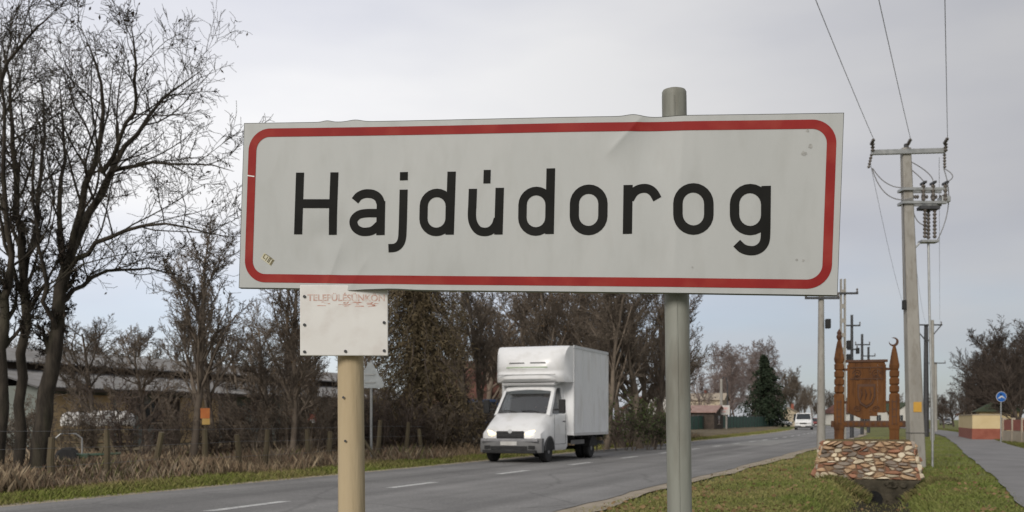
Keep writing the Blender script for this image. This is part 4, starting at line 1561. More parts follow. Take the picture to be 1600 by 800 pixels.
# roof
rr = []
for x, zt, wt in [(-1.56, 2.22, 0.80), (-1.64, 2.31, 0.80), (-1.85, 2.40, 0.79), (-2.32, 2.42, 0.79)]:
    h = [(0.0, zt - 0.14), (wt + 0.035, zt - 0.14), (wt + 0.02, zt - 0.08), (wt - 0.05, zt - 0.015), (wt * .5, zt + 0.015), (0.0, zt + 0.022)]
    rr.append([(x, y, z) for y, z in h] + [(x, -y, z) for y, z in reversed(h[1:-1])])
MB().loft(rr).build('cab_roof', M['van_white'], body, smooth=38)
for s in (-1, 1):
    MB().loft([[(-0.90, s * 0.80, 1.44), (-0.90, s * 0.91, 1.40), (-1.06, s * 0.925, 1.42), (-1.06, s * 0.82, 1.46)],
               [(-1.55, s * 0.74, 2.20), (-1.56, s * 0.832, 2.17), (-1.68, s * 0.835, 2.18), (-1.68, s * 0.75, 2.21)]]).build('windscreen_pillar', M['van_white'], body, smooth=30)
    MB().loft([[(-2.10, s * 0.90, 1.42), (-2.10, s * 0.985, 1.40), (-2.32, s * 0.985, 1.40), (-2.32, s * 0.9, 1.42)],
               [(-2.10, s * 0.74, 2.29), (-2.10, s * 0.825, 2.29), (-2.32, s * 0.825, 2.29), (-2.32, s * 0.74, 2.29)]]).build('rear_pillar', M['van_white'], body, smooth=30)
    side_panel([(-1.16, 1.44), (-2.10, 1.44), (-2.10, 2.28), (-1.70, 2.22)], s, -0.012).build('side_window', M['glass'], truck)
    # door outline grooves and handle
    d = MB()
    d.box((-1.12, s * 0.988, 0.98), (0.012, 0.006, 0.9))
    d.box((-2.14, s * 0.988, 0.98), (0.012, 0.006, 0.9))
    d.box((-1.63, s * 0.988, 0.53), (1.02, 0.006, 0.012))
    door = d.build('door_seam', M['plastic'], truck)
    MB().box((-1.98, s * 1.0, 1.22), (0.18, 0.03, 0.035)).build('door_handle', M['plastic'], truck, bevel=0.008)
    # wheel arch
    arch = [(-0.72 + 0.43 * math.cos(R(a)), 0.36 + 0.43 * math.sin(R(a))) for a in range(0, 181, 15)]
    inner = [(-0.72 + 0.37 * math.cos(R(a)), 0.36 + 0.37 * math.sin(R(a))) for a in range(180, -1, -15)]
    am = MB()
    n = len(arch)
    vs = [(x, s * 0.994, z) for x, z in arch] + [(x, s * 0.994, z) for x, z in reversed(inner)] + [(x, s * 0.95, z) for x, z in arch] + [(x, s * 0.95, z) for x, z in reversed(inner)]
    am.add(vs, [(i, i + 1, n + i + 1, n + i) for i in range(n - 1)] + [(i, i + 1, 2 * n + i + 1, 2 * n + i) for i in range(n - 1)])
    am.build('wheel_arch', M['plastic'], truck)
    fill = [(-0.72 + 0.375 * math.cos(R(a)), 0.36 + 0.375 * math.sin(R(a))) for a in range(0, 181, 15)]
    MB().prism(fill, 'y', s * 0.60, s * 0.9895).build('wheel_well', M['black'], truck)
    # mirror
    mm = empty('mirror_dummy') if False else None
    mi = MB().box((-1.10, s * 1.24, 1.68), (0.12, 0.20, 0.42)).build('mirror', M['black'], truck, bevel=0.03)
    MB().tube([(-1.10, s * 0.95, 1.58), (-1.10, s * 1.16, 1.58)], 0.025, 8).build('mirror_arm', M['black'], mi)
    # headlight
    hl = MB()
    nn, mm_ = 10, 8
    hv = []
    for j in range(mm_ + 1):
        for i in range(nn):
            a = 2 * math.pi * i / nn
            r = math.sin(math.pi / 2 * j / mm_)
            hv.append((0.012 + 0.05 * math.cos(math.pi / 2 * j / mm_) - 0.16 * r * max(0, math.cos(a)) - 0.03, s * (0.66 + 0.23 * r * math.cos(a)), 0.865 + (0.10 + 0.035 * math.cos(a)) * r * math.sin(a) + 0.02 * r * math.cos(a)))
    hl.add(hv, [(j * nn + i, j * nn + (i + 1) % nn, (j + 1) * nn + (i + 1) % nn, (j + 1) * nn + i) for j in range(mm_) for i in range(nn)])
    hl.build('headlight', M['headlight'], truck, smooth=60)
# windscreen
wsv = []
NW = 8
for j in range(NW + 1):
    v = j / NW
    for i in range(NW + 1):
        u = i / NW * 2 - 1
        hw_ = 0.85 + (0.775 - 0.85) * v
        wsv.append((-0.93 - 0.655 * v - 0.05 * u * u, u * hw_, 1.475 + 0.755 * v))
MB().add(wsv, [(j * (NW + 1) + i, j * (NW + 1) + i + 1, (j + 1) * (NW + 1) + i + 1, (j + 1) * (NW + 1) + i) for j in range(NW) for i in range(NW)]).build('windscreen', M['glass'], truck, smooth=60)
MB().box((-0.985, 0, 1.487), (0.14, 1.5, 0.03)).build('cowl', M['plastic'], truck)
for y0, y1 in ((0.55, -0.02), (-0.15, -0.7)):
    MB().tube([(-0.90, y0, 1.50), (-0.95, (y0 + y1) / 2, 1.545), (-0.955, y1, 1.54)], 0.014, 6).build('wiper', M['black'], truck)
# grille with bars
g = MB().box((-0.01, 0, 0.815), (0.075, 0.88, 0.24)).build('grille', M['black'], truck, bevel=0.015)
for zz in (0.795, 0.84, 0.885):
    MB().box((0.027, 0, zz), (0.016, 0.80, 0.016)).build('grille_bar', M['plastic'], g)
MB().lathe([(0.065, 0.022), (0.065, 0.034), (0.05, 0.036), (0.01, 0.036)], (0, 0, 0.93), axis='x', n=18).build('badge_ring', M['trim_alu'], g, smooth=40)
# bumper
bmp = MB()
bmp.loft([[(0.09 - 0.14 * (abs(y) / 0.98) ** 3, y, 0.30), (0.13 - 0.16 * (abs(y) / 0.98) ** 3, y, 0.38), (0.13 - 0.16 * (abs(y) / 0.98) ** 3, y, 0.62), (0.06 - 0.12 * (abs(y) / 0.98) ** 3, y, 0.72), (-0.22, y, 0.72), (-0.22, y, 0.30)] for y in (-0.98, -0.9, -0.7, -0.4, 0, 0.4, 0.7, 0.9, 0.98)])
M['bumper'] = mat('bumper_plastic', (0.13, 0.13, 0.132), (0.18, 0.18, 0.18), scale=3, rough=0.6)
bo_ = bmp.build('bumper', M['bumper'], truck, smooth=35)
MB().box((0.125, 0, 0.44), (0.02, 1.15, 0.11)).build('air_intake', M['black'], bo_)
for s in (-1, 1):
    MB().box((0.085, s * 0.70, 0.46), (0.03, 0.2, 0.1)).build('fog_light', M['black'], bo_, bevel=0.01)
MB().box((0.09, 0, 0.665), (0.05, 1.80, 0.085)).build('bumper_top_strip', M['rim'], bo_, bevel=0.015)
MB().box((0.085, 0, 0.33), (0.10, 1.7, 0.10)).build('lower_lip', M['black'], bo_, bevel=0.02)
MB().box((0.142, 0, 0.575), (0.012, 0.52, 0.115)).build('number_plate', M['dim_white'], bo_)
# cargo box
BWX = 1.2
box = MB().box((-4.15, 0, 2.18), (3.7, 2 * BWX, 2.80)).build('cargo_box', M['box_white'], truck, bevel=0.02)
tr_ = MB()
for s in (-1, 1):
    tr_.box((-4.15, s * (BWX + 0.004), 3.555), (3.72, 0.03, 0.09))
    tr_.box((-4.15, s * (BWX + 0.004), 0.82), (3.72, 0.03, 0.09))
    tr_.box((-5.985, s * (BWX + 0.004), 2.18), (0.07, 0.032, 2.6))
    tr_.box((-2.335, s * (BWX + 0.004), 2.18), (0.07, 0.032, 2.6))
tr_.build('corner_trim', M['trim_alu'], box)
for s in (-1, 1):
    for x in (-3.2, -4.15, -5.1):
        MB().box((x, s * (BWX + 0.003), 2.18), (0.02, 0.012, 2.6)).build('panel_joint', M['trim_alu'], box)
# luton nose over the cab: rounded in plan and profile
nose = []
for k in range(13):
    f = k / 12
    # profile parameter from lower lip to roof
    pass
prof = [(-2.30, 2.445), (-1.70, 2.425), (-1.42, 2.44), (-1.31, 2.53), (-1.30, 2.62), (-1.32, 2.70), (-1.36, 2.74), (-1.36, 2.80), (-1.33, 2.84), (-1.35, 3.05), (-1.42, 3.22), (-1.54, 3.38), (-1.70, 3.50), (-1.90, 3.565), (-2.30, 3.582)]
rows = []
NY = 16
for x, z in prof:
    row = []
    for i in range(NY + 1):
        u = i / NY * 2 - 1
        f = (x + 2.30) / 1.0
        hw_ = BWX - 0.004 - 0.10 * max(0, f) ** 2
        xx = x - 0.30 * max(0, f) * (abs(u) ** 5)
        row.append((xx, u * hw_, z))
    rows.append(row)
nv = [p for r in rows for p in r]
nf = [(j * (NY + 1) + i, j * (NY + 1) + i + 1, (j + 1) * (NY + 1) + i + 1, (j + 1) * (NY + 1) + i) for j in range(len(rows) - 1) for i in range(NY)]
nf.append(tuple(j * (NY + 1) for j in range(len(rows))))
nf.append(tuple(j * (NY + 1) + NY for j in reversed(range(len(rows)))))
ns = MB().add(nv, nf).build('nose_cone', M['van_white'], truck, smooth=40)
for y in (-0.33, 0.36):
    MB().box((-1.345, y, 3.02), (0.012, 0.5, 0.04)).build('lettering_strip', M['bumper'], ns)
MB().loft([[(-1.50, y, 2.33), (-1.44, y, 2.38), (-1.52, y, 2.43), (-2.0, y, 2.43), (-2.0, y, 2.40)] for y in (-0.86, -0.4, 0.4, 0.86)]).build('roof_deflector', M['van_white'], ns, smooth=30)
MB().box((-1.455, 0, 2.425), (0.02, 1.72, 0.022)).build('deflector_seam', M['bumper'], ns)
M['pale_green'] = mat('pale_green_stripe', (0.36, 0.46, 0.30), rough=0.5)
MB().box((-1.329, 0.0, 2.885), (0.012, 1.35, 0.03)).build('stripe', M['pale_green'], ns)
MB().box((-1.30, 0.0, 2.655), (0.012, 1.9, 0.018)).build('lip_seam', M['bumper'], ns)
# chassis
ch = MB()
for s in (-1, 1):
    ch.box((-3.9, s * 0.42, 0.62), (4.2, 0.09, 0.18))
for x in (-2.6, -3.4, -4.2, -5.0, -5.8):
    ch.box((x, 0, 0.715), (0.08, 2.2, 0.08))
ch.box((-4.72, 0, 0.34), (0.12, 1.3, 0.12))
ch.build('chassis', M['black'], truck)
MB().box((-5.95, 0, 0.5), (0.08, 2.1, 0.12)).build('underrun_bar', M['bumper'], truck)
for s in (-1, 1):
    MB().box((-3.3, s * 1.0, 0.56), (1.3, 0.03, 0.14)).build('side_guard', M['bumper'], truck)
    MB().prism([(-4.72 + 0.46 * math.cos(R(a)), 0.33 + 0.42 * math.sin(R(a))) for a in range(10, 171, 16)], 'y', s * 0.66, s * 1.08).build('mudguard', M['black'], truck)
    wheel(truck, -0.72, s * 0.84, out=s)
    wheel(truck, -4.72, s * 0.90, out=s)
    wheel(truck, -4.72, s * 0.64, out=s)
MB().lathe([(0.035, -0.95), (0.035, 0.95)], (-4.72, 0, 0.34), axis='y', n=8).build('axle', M['black'], truck)
# interior
MB().box((-2.27, 0, 1.7), (0.06, 1.5, 1.2)).build('bulkhead', M['plastic'], truck)
MB().box((-1.22, 0, 1.36), (0.42, 1.6, 0.24)).build('dashboard', M['plastic'], truck, bevel=0.03)
sw = MB()
ring_pts = [(-1.42 + 0.08 * math.cos(a), 0.42 + 0.19 * math.sin(a), 1.50 + 0.17 * math.cos(a)) for a in [2 * math.pi * k / 20 for k in range(21)]]
sw.tube(ring_pts, 0.014, 6, caps=False)
sw.tube([(-1.42, 0.42, 1.50), (-1.30, 0.42, 1.40)], 0.02, 6)
sw.tube([(-1.42, 0.24, 1.50), (-1.42, 0.60, 1.50)], 0.012, 6)
sw.build('steering_wheel', M['black'], truck)
for y in (0.42, -0.15, -0.6):
    st = MB().box((-2.13, y, 1.62), (0.12, 0.44, 0.62)).build('seat_back', M['plastic'], truck, bevel=0.03)
    MB().box((-1.9, y, 1.34), (0.46, 0.44, 0.1)).build('seat_cushion', M['plastic'], st, bevel=0.02)
tag(truck, 'white box truck with lit headlights coming along the road', 'truck')


# driver, seen dimly through the windscreen
def person_mesh(name, joints, edges, sub=2):
    me = bpy.data.meshes.new(name)
    names = list(joints)
    me.from_pydata([joints[k][0] for k in names], [(names.index(a), names.index(b)) for a, b in edges], [])
    o = bpy.data.objects.new(name, me)
    col.objects.link(o)
    sk = o.modifiers.new('skin', 'SKIN')
    sl = me.skin_vertices[0].data
    for i, k in enumerate(names):
        r = joints[k][1]
        sl[i].radius = (r, r) if not isinstance(r, tuple) else r
        sl[i].use_root = (i == 0)
    sb = o.modifiers.new('sub', 'SUBSURF')
    sb.levels = sub
    sb.render_levels = sub
    dg = bpy.context.evaluated_depsgraph_get()
    out = bpy.data.meshes.new_from_object(o.evaluated_get(dg))
    bpy.data.objects.remove(o, do_unlink=True)
    out.name = name
    out.polygons.foreach_set('use_smooth', [True] * len(out.polygons))
    return out


drv = empty('person')
drv.matrix_world = truck.matrix_basis @ Matrix.Translation((-1.98, 0.42, 1.39))
M['skin'] = mat('skin', (0.50, 0.29, 0.22), rough=0.5)
M['coat'] = mat('dark_jacket', (0.035, 0.037, 0.045), (0.05, 0.05, 0.06), scale=6, rough=0.9)
M['hair'] = mat('dark_hair', (0.03, 0.022, 0.016), rough=0.8)
J = {'hip': ((0, 0, 0.08), 0.15), 'waist': ((-0.02, 0, 0.22), 0.14), 'chest': ((-0.02, 0, 0.42), 0.155), 'neck': ((0.0, 0, 0.56), 0.06), 'jaw': ((0.03, 0, 0.63), 0.075), 'head': ((0.02, 0, 0.72), 0.095), 'crown': ((0.01, 0, 0.79), 0.06),
     'shl': ((0.0, 0.17, 0.46), 0.075), 'ell': ((0.22, 0.25, 0.24), 0.05), 'wrl': ((0.44, 0.17, 0.25), 0.033), 'hal': ((0.53, 0.16, 0.27), 0.035),
     'shr': ((0.0, -0.17, 0.46), 0.075), 'elr': ((0.22, -0.25, 0.24), 0.05), 'wrr': ((0.44, -0.17, 0.25), 0.033), 'har': ((0.53, -0.16, 0.27), 0.035),
     'knl': ((0.40, 0.12, 0.10), 0.075), 'anl': ((0.55, 0.12, -0.30), 0.05), 'knr': ((0.40, -0.12, 0.10), 0.075), 'anr': ((0.55, -0.12, -0.30), 0.05)}
E = [('hip', 'waist'), ('waist', 'chest'), ('chest', 'neck'), ('neck', 'jaw'), ('jaw', 'head'), ('head', 'crown'), ('chest', 'shl'), ('shl', 'ell'), ('ell', 'wrl'), ('wrl', 'hal'),
     ('chest', 'shr'), ('shr', 'elr'), ('elr', 'wrr'), ('wrr', 'har'), ('hip', 'knl'), ('knl', 'anl'), ('hip', 'knr'), ('knr', 'anr')]
pm = person_mesh('body', J, E)
pm.materials.append(M['coat'])
pm.materials.append(M['skin'])
for p in pm.polygons:
    c = p.center
    p.material_index = 1 if c.z > 0.56 or (c.x > 0.46 and c.z > 0.2) else 0
link('body', pm, None, drv)
hm = MB()
hv = []
for j in range(7):
    for i in range(14):
        a, b = 2 * math.pi * i / 14, math.pi / 2 * j / 6
        hv.append((0.012 + 0.108 * math.cos(a) * math.cos(b) - 0.012, 0.103 * math.sin(a) * math.cos(b), 0.735 + 0.105 * math.sin(b) + 0.02 * math.cos(a) * math.cos(b)))
hm.add(hv, [(j * 14 + i, j * 14 + (i + 1) % 14, (j + 1) * 14 + (i + 1) % 14, (j + 1) * 14 + i) for j in range(6) for i in range(14)])
hm.build('hair', M['hair'], drv, smooth=60)
tag(drv, 'driver in a dark jacket behind the windscreen of the box truck', 'person')


# far vehicles
def small_vehicle(name, loc, yaw, L, W, H, hood_h, paint, label, cat, dark_front=True, lights='lens'):
    v = empty(name, loc, yaw)
    r = 0.31
    st = [(0.0, 0.28, hood_h * 0.80, 0.80), (-0.12, 0.24, hood_h * 0.93, 0.95), (-0.85, 0.22, hood_h * 1.06, 1.0), (-L + 0.1, 0.22, hood_h * 1.06, 1.0), (-L, 0.3, hood_h * 0.98, 0.94)]
    rg_ = []
    for x, zb, zt, f in st:
        w = W / 2 * f
        h = [(0, zb), (w * .9, zb), (w, zb + .12), (w, zt - .1), (w * .94, zt), (0, zt + .01)]
        rg_.append([(x, y, z) for y, z in h] + [(x, -y, z) for y, z in reversed(h[1:-1])])
    b = MB().loft(rg_).build('body', paint, v, smooth=40)
    zt0 = hood_h * 1.05
    rear = -L + (0.05 if cat == 'van' else 0.75)
    cab = [(-0.85, zt0, W * .47), (-1.35 if cat == 'van' else -1.6, H, W * .40), (rear if cat == 'van' else -L + 1.3, H, W * .40), (rear, zt0, W * .47)]
    pts = []
    for s in (1, -1):
        pts += [(x, s * w, z) for x, z, w in cab]
    MB().add(pts, [(0, 1, 5, 4), (1, 2, 6, 5), (2, 3, 7, 6), (0, 3, 2, 1), (4, 5, 6, 7), (0, 4, 7, 3)]).build('cabin', paint, v, bevel=0.04)
    # windows proud of the cabin
    x0, z0, w0 = cab[0]
    x1, z1, w1 = cab[1]

    def fp(u, t):
        return (x0 + (x1 - x0) * t + 0.02, u * (w0 + (w1 - w0) * t) * 0.9, z0 + (z1 - z0) * t + 0.012)
    MB().add([fp(-1, .1), fp(1, .1), fp(1, .88), fp(-1, .88)], [(0, 1, 2, 3)]).build('windscreen', M['window'], v)
    for s in (1, -1):
        xs = (x0 - 0.15, x1 - 0.05, x1 - 0.9, x0 - 1.2)
        MB().add([(xs[0], s * (w0 * .985 + .012), z0 + .06), (xs[1], s * (w1 + .028), z1 - .12), (xs[2], s * (w1 + .028), z1 - .12), (xs[3], s * (w0 * .985 + .012), z0 + .06)], [(0, 1, 2, 3)]).build('side_window', M['window'], v)
        MB().box((0.0, s * W * .33, hood_h * .72), (0.10, W * .2, 0.16)).build('headlight', M[lights], v, bevel=0.03)
        MB().box((-1.1, s * (W / 2 + .1), zt0 + .16), (0.1, 0.16, 0.22)).build('mirror', M['black'], v, bevel=0.02)
        for x in (-0.75, -L + 0.75):
            wheel(v, x, s * (W / 2 - 0.1), r=r, w=0.2, out=s)
    MB().box((0.02, 0, hood_h * .70), (0.10, W * .42, 0.17)).build('grille', M['black'], v, bevel=0.02)
    MB().box((0.03, 0, 0.38), (0.14, W * .92, 0.24)).build('bumper', M['plastic'] if dark_front else paint, v, bevel=0.03)
    MB().box((0.11, 0, 0.45), (0.012, 0.5, 0.11)).build('number_plate', M['dim_white'], v)
    tag(v, label, cat)
    return v


def road_yaw(Z):
    d = Vector((road_x(Z + 1) - road_x(Z - 1), 2, 0)).normalized()
    return math.atan2(-d.y, -d.x)


M['red_paint'] = mat('red_car_paint', (0.22, 0.035, 0.03), rough=0.3, spec=0.5)
M['blue_paint'] = mat('blue_paint', (0.02, 0.05, 0.13), (0.03, 0.07, 0.17), scale=2, rough=0.35)
M['grey_paint'] = mat('grey_car_paint', (0.16, 0.16, 0.17), rough=0.3, spec=0.5)
small_vehicle('white_van', (at(1255, 655, 124).x, 124, 0.012), road_yaw(124), 4.8, 2.05, 2.05, 1.12, M['van_white'], 'small white van far down the road, coming nearer', 'van')
small_vehicle('red_car', (at(1276, 655, 150).x, 150, 0.012), road_yaw(150), 4.2, 1.75, 1.45, 0.85, M['red_paint'], 'red car following the distant white van', 'car')
small_vehicle('dark_car', (at(1481, 655, 215).x, 215, 0.0), road_yaw(215), 4.2, 1.8, 1.5, 0.9, M['grey_paint'], 'dark car parked at the far end of the cycle path', 'car')
small_vehicle('white_car', (at(1233, 655, 175).x, 175, 0.0), road_yaw(150) + 0.9, 4.2, 1.75, 1.5, 0.88, M['van_white'], 'white car parked right of the dark spruce', 'car')
small_vehicle('blue_van', (at(742, 655, 45).x, 45, 0.0), R(-100), 4.9, 1.95, 2.2, 1.1, M['blue_paint'], 'dark blue van parked behind bare shrubs left of the box truck', 'van', lights='lens')
small_vehicle('white_car', (at(690, 655, 50).x, 50, 0.0), R(160), 4.4, 1.75, 1.5, 0.9, M['van_white'], 'white car parked behind shrubs beside the drooping conifer', 'car')

# ------------------------------------------------------------------ carved monument on its stone base
MY = math.atan2(ROAD_DIR.y, ROAD_DIR.x) - math.pi / 2      # turned so that it faces along the road
mb_loc = Vector((8.17, 23.55, 0))
base = empty('stone_base', (mb_loc.x, mb_loc.y, 0), MY * 0.9)
BW0, BW1, BH, BD0, BD1 = 2.26, 1.86, 0.80, 1.2, 0.95
core = MB()
core.loft([[(-BW0 / 2, -BD0 / 2, -0.05), (BW0 / 2, -BD0 / 2, -0.05), (BW0 / 2, BD0 / 2, -0.05), (-BW0 / 2, BD0 / 2, -0.05)],
           [(-BW1 / 2, -BD1 / 2, BH), (BW1 / 2, -BD1 / 2, BH), (BW1 / 2, BD1 / 2, BH), (-BW1 / 2, BD1 / 2, BH)]])
core.build('mortar_core', M['mortar'], base)


def clip_half(poly, n, d):
    out = []
    for i in range(len(poly)):
        a, b = poly[i], poly[(i + 1) % len(poly)]
        da, db = a[0] * n[0] + a[1] * n[1] - d, b[0] * n[0] + b[1] * n[1] - d
        if da <= 0: out.append(a)
        if da * db < 0:
            t = da / (da - db)
            out.append((a[0] + (b[0] - a[0]) * t, a[1] + (b[1] - a[1]) * t))
    return out


def stone_cells(rng, w, h, nx, ny):
    seeds = []
    for j in range(ny):
        for i in range(nx):
            seeds.append(((i + 0.5 + (0.5 if j % 2 else 0) * 0.8 + rng.uniform(-.62, .62)) * w / nx, (j + 0.5 + rng.uniform(-.5, .5)) * h / ny))
    cells = []
    for a in seeds:
        poly = [(0, 0), (w, 0), (w, h), (0, h)]
        for b in seeds:
            if b is a: continue
            n = (b[0] - a[0], b[1] - a[1])
            L = math.hypot(*n)
            if L > 4 * w / nx + 0.3: continue
            n = (n[0] / L, n[1] / L)
            m = ((a[0] + b[0]) / 2, (a[1] + b[1]) / 2)
            poly = clip_half(poly, n, m[0] * n[0] + m[1] * n[1] - rng.uniform(0.002, 0.011))
            if len(poly) < 3: break
        if len(poly) >= 3:
            cells.append(poly)
    return cells


def face_stones(rng, corners, nx, ny):
    """stones on a quad face given as bottom-left, bottom-right, top-right, top-left."""
    c = [Vector(q) for q in corners]
    nrm = (c[1] - c[0]).cross(c[3] - c[0]).normalized()
    for poly in stone_cells(rng, 1.0, 1.0, nx, ny):
        cx = sum(p[0] for p in poly) / len(poly)
        cy = sum(p[1] for p in poly) / len(poly)
        if not (0 < cx < 1 and 0 < cy < 1): continue
        # round off the corners a little
        q = []
        for i in range(len(poly)):
            a, b, d = poly[i - 1], poly[i], poly[(i + 1) % len(poly)]
            q.append((b[0] * .72 + a[0] * .28, b[1] * .72 + a[1] * .28))
            q.append((b[0] * .72 + d[0] * .28, b[1] * .72 + d[1] * .28))

        def P(u, v, h):
            lo = c[0] + (c[1] - c[0]) * u
            hi = c[3] + (c[2] - c[3]) * u
            return lo + (hi - lo) * v + nrm * h
        proud = rng.uniform(0.015, 0.085)
        tilt = (rng.uniform(-.45, .45), rng.uniform(-.45, .45))
        n = len(q)
        vs = [P(u, v, -0.01) for u, v in q]
        vs += [P(cx + (u - cx) * .97, cy + (v - cy) * .97, proud * .55) for u, v in q]
        vs += [P(cx + (u - cx) * .72, cy + (v - cy) * .72, proud + tilt[0] * (u - cx) + tilt[1] * (v - cy)) for u, v in q]
        fs = [(i, (i + 1) % n, n + (i + 1) % n, n + i) for i in range(n)] + [(n + i, n + (i + 1) % n, 2 * n + (i + 1) % n, 2 * n + i) for i in range(n)]
        fs.append(tuple(range(2 * n, 3 * n)))
        k = rng.random()
        m = M['stone_pale'] if k < 0.30 else M['stone'] if k < 0.62 else M['stone_red'] if k < 0.82 else M['stone_grey']
        MB().add(vs, fs).build('stone', m, base)


br_ = random.Random(3)
h2 = lambda w, d, z, sx, sy: (sx * w / 2, sy * d / 2, z)
face_stones(br_, [h2(BW0, BD0, -.04, -1, -1), h2(BW0, BD0, -.04, 1, -1), h2(BW1, BD1, BH, 1, -1), h2(BW1, BD1, BH, -1, -1)], 16, 7)
face_stones(br_, [h2(BW0, BD0, -.04, -1, 1), h2(BW0, BD0, -.04, -1, -1), h2(BW1, BD1, BH, -1, -1), h2(BW1, BD1, BH, -1, 1)], 6, 5)
face_stones(br_, [h2(BW0, BD0, -.04, 1, -1), h2(BW0, BD0, -.04, 1, 1), h2(BW1, BD1, BH, 1, 1), h2(BW1, BD1, BH, 1, -1)], 6, 5)
top = MB()
top.box((0, 0, BH + 0.01), (BW1 - 0.06, BD1 - 0.06, 0.05))
M['soil'] = mat('planting_soil', (0.10, 0.075, 0.045), (0.15, 0.12, 0.06), scale=6, rough=0.95, bump=0.6)
top.build('capping', M['soil'], base)
tag(base, 'sloping base of mixed brown and cream field stones under the carved panel', 'stone base')

# culvert headwall under the base
hw_o = empty('culvert_headwall', (mb_loc.x - 0.05, 23.02, 0), MY * 0.9)
pts = [(-1.0, -0.06), (1.0, -0.06), (0.8, -0.28), (0.45, -0.72), (-0.45, -0.72), (-0.8, -0.28)]
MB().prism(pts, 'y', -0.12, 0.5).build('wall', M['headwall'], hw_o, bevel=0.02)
hr = random.Random(8)
for k in range(46):
    u, v = hr.uniform(-0.95, 0.95), hr.uniform(-0.62, -0.12)
    if abs(u) > 0.95 + v * 0.75 or (abs(u) < 0.3 and v < -0.3): continue
    r = hr.uniform(0.06, 0.12)
    vs = []
    for j, (f, d) in enumerate(((1.0, -0.10), (0.95, -0.14), (0.6, -0.165))):
        vs += [(u + r * f * 1.3 * math.cos(a), d, v + r * f * math.sin(a)) for a in [2 * math.pi * i / 7 + u for i in range(7)]]
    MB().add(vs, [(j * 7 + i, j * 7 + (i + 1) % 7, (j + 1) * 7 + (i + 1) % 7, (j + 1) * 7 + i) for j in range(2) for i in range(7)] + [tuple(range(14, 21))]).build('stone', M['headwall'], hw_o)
MB().lathe([(0.27, -0.17), (0.27, -0.11), (0.21, -0.11)], (0, 0, -0.50), axis='y', n=20).build('pipe_rim', M['headwall'], hw_o)
MB().lathe([(0.205, -0.173), (0.01, -0.173)], (0, 0, -0.50), axis='y', n=20).build('pipe_shade_disc', M['black'], hw_o)  # flat black disc, painted for the shade inside the pipe
tag(hw_o, 'dark mossy culvert headwall at the ditch below the stone base', 'culvert')

mon = empty('carved_monument', (mb_loc.x, mb_loc.y + 0.05, BH + 0.03), MY * 0.9)
PX = 0.60


def kopja(x, crescent, top_h, shift):
    """carved grave-post style column: square foot, notched shaft, pointed head."""
    p = MB()
    sec = [(0.0, 0.125), (0.22, 0.125), (0.24, 0.135), (0.27, 0.14), (1.02, 0.135), (1.05, 0.12), (1.07, 0.085)]
    z = 1.07
    k = 0
    while z < top_h - 0.62:
        sec += [(z + 0.01, 0.10), (z + 0.035, 0.125), (z + 0.14, 0.128), (z + 0.165, 0.10)]
        z += 0.175
    sec += [(z + 0.03, 0.12), (z + 0.10, 0.135), (z + 0.16, 0.12), (z + 0.40, 0.075), (z + 0.55, 0.035)]
    zt_ = z + 0.55
    rings = []
    for h, r in sec:
        r *= 0.84
        c = r * 0.86
        rings.append([(x + a, b, h) for a, b in ((-r, -c), (-c, -r), (c, -r), (r, -c), (r, c), (c, r), (-c, r), (-r, c))])
    p.loft(rings)
    o = p.build('carved_post', M['carved'], mon)
    if crescent:
        cm = MB()
        cc = (x - 0.01, 0, zt_ + 0.09)
        outer, inner = [], []
        for s in range(17):
            a = R(-150 + 300 * s / 16 - 35)
            outer.append((cc[0] + 0.105 * math.cos(a), cc[2] + 0.105 * math.sin(a)))
            w = 0.055 * math.sin(math.pi * s / 16) + 0.004
            inner.append((cc[0] + (0.105 - w) * math.cos(a), cc[2] + (0.105 - w) * math.sin(a)))
        n = len(outer)
        vs = [(u, -0.03, w) for u, w in outer] + [(u, -0.03, w) for u, w in inner] + [(u, 0.03, w) for u, w in outer] + [(u, 0.03, w) for u, w in inner]
        fs = []
        for i in range(n - 1):
            fs += [(i, i + 1, n + i + 1, n + i), (2 * n + i, 3 * n + i, 3 * n + i + 1, 2 * n + i + 1), (i, 2 * n + i, 2 * n + i + 1, i + 1), (n + i, n + i + 1, 3 * n + i + 1, 3 * n + i)]
        cm.add(vs, fs).build('crescent_finial', M['carved_dark'], o)
    else:
        MB().lathe([(0.03, zt_ - 0.02), (0.05, zt_ + 0.02), (0.065, zt_ + 0.07), (0.045, zt_ + 0.12), (0.055, zt_ + 0.16), (0.02, zt_ + 0.22), (0.004, zt_ + 0.25)], (x, 0, 0), n=10).build('turned_finial', M['carved_dark'], o)
    for q in range(4):
        MB().box((x, -0.116, 0.36 + 0.17 * q), (0.12, 0.012, 0.02)).build('carved_groove', M['carved_dark'], o)
    for s in (-1, 1):
        MB().box((x + s * 0.04, -0.1165, 0.64), (0.018, 0.012, 0.56)).build('carved_groove', M['carved_dark'], o)
    return o


kopja(-PX, False, 2.28, 0)
kopja(PX, True, 2.18, 0)
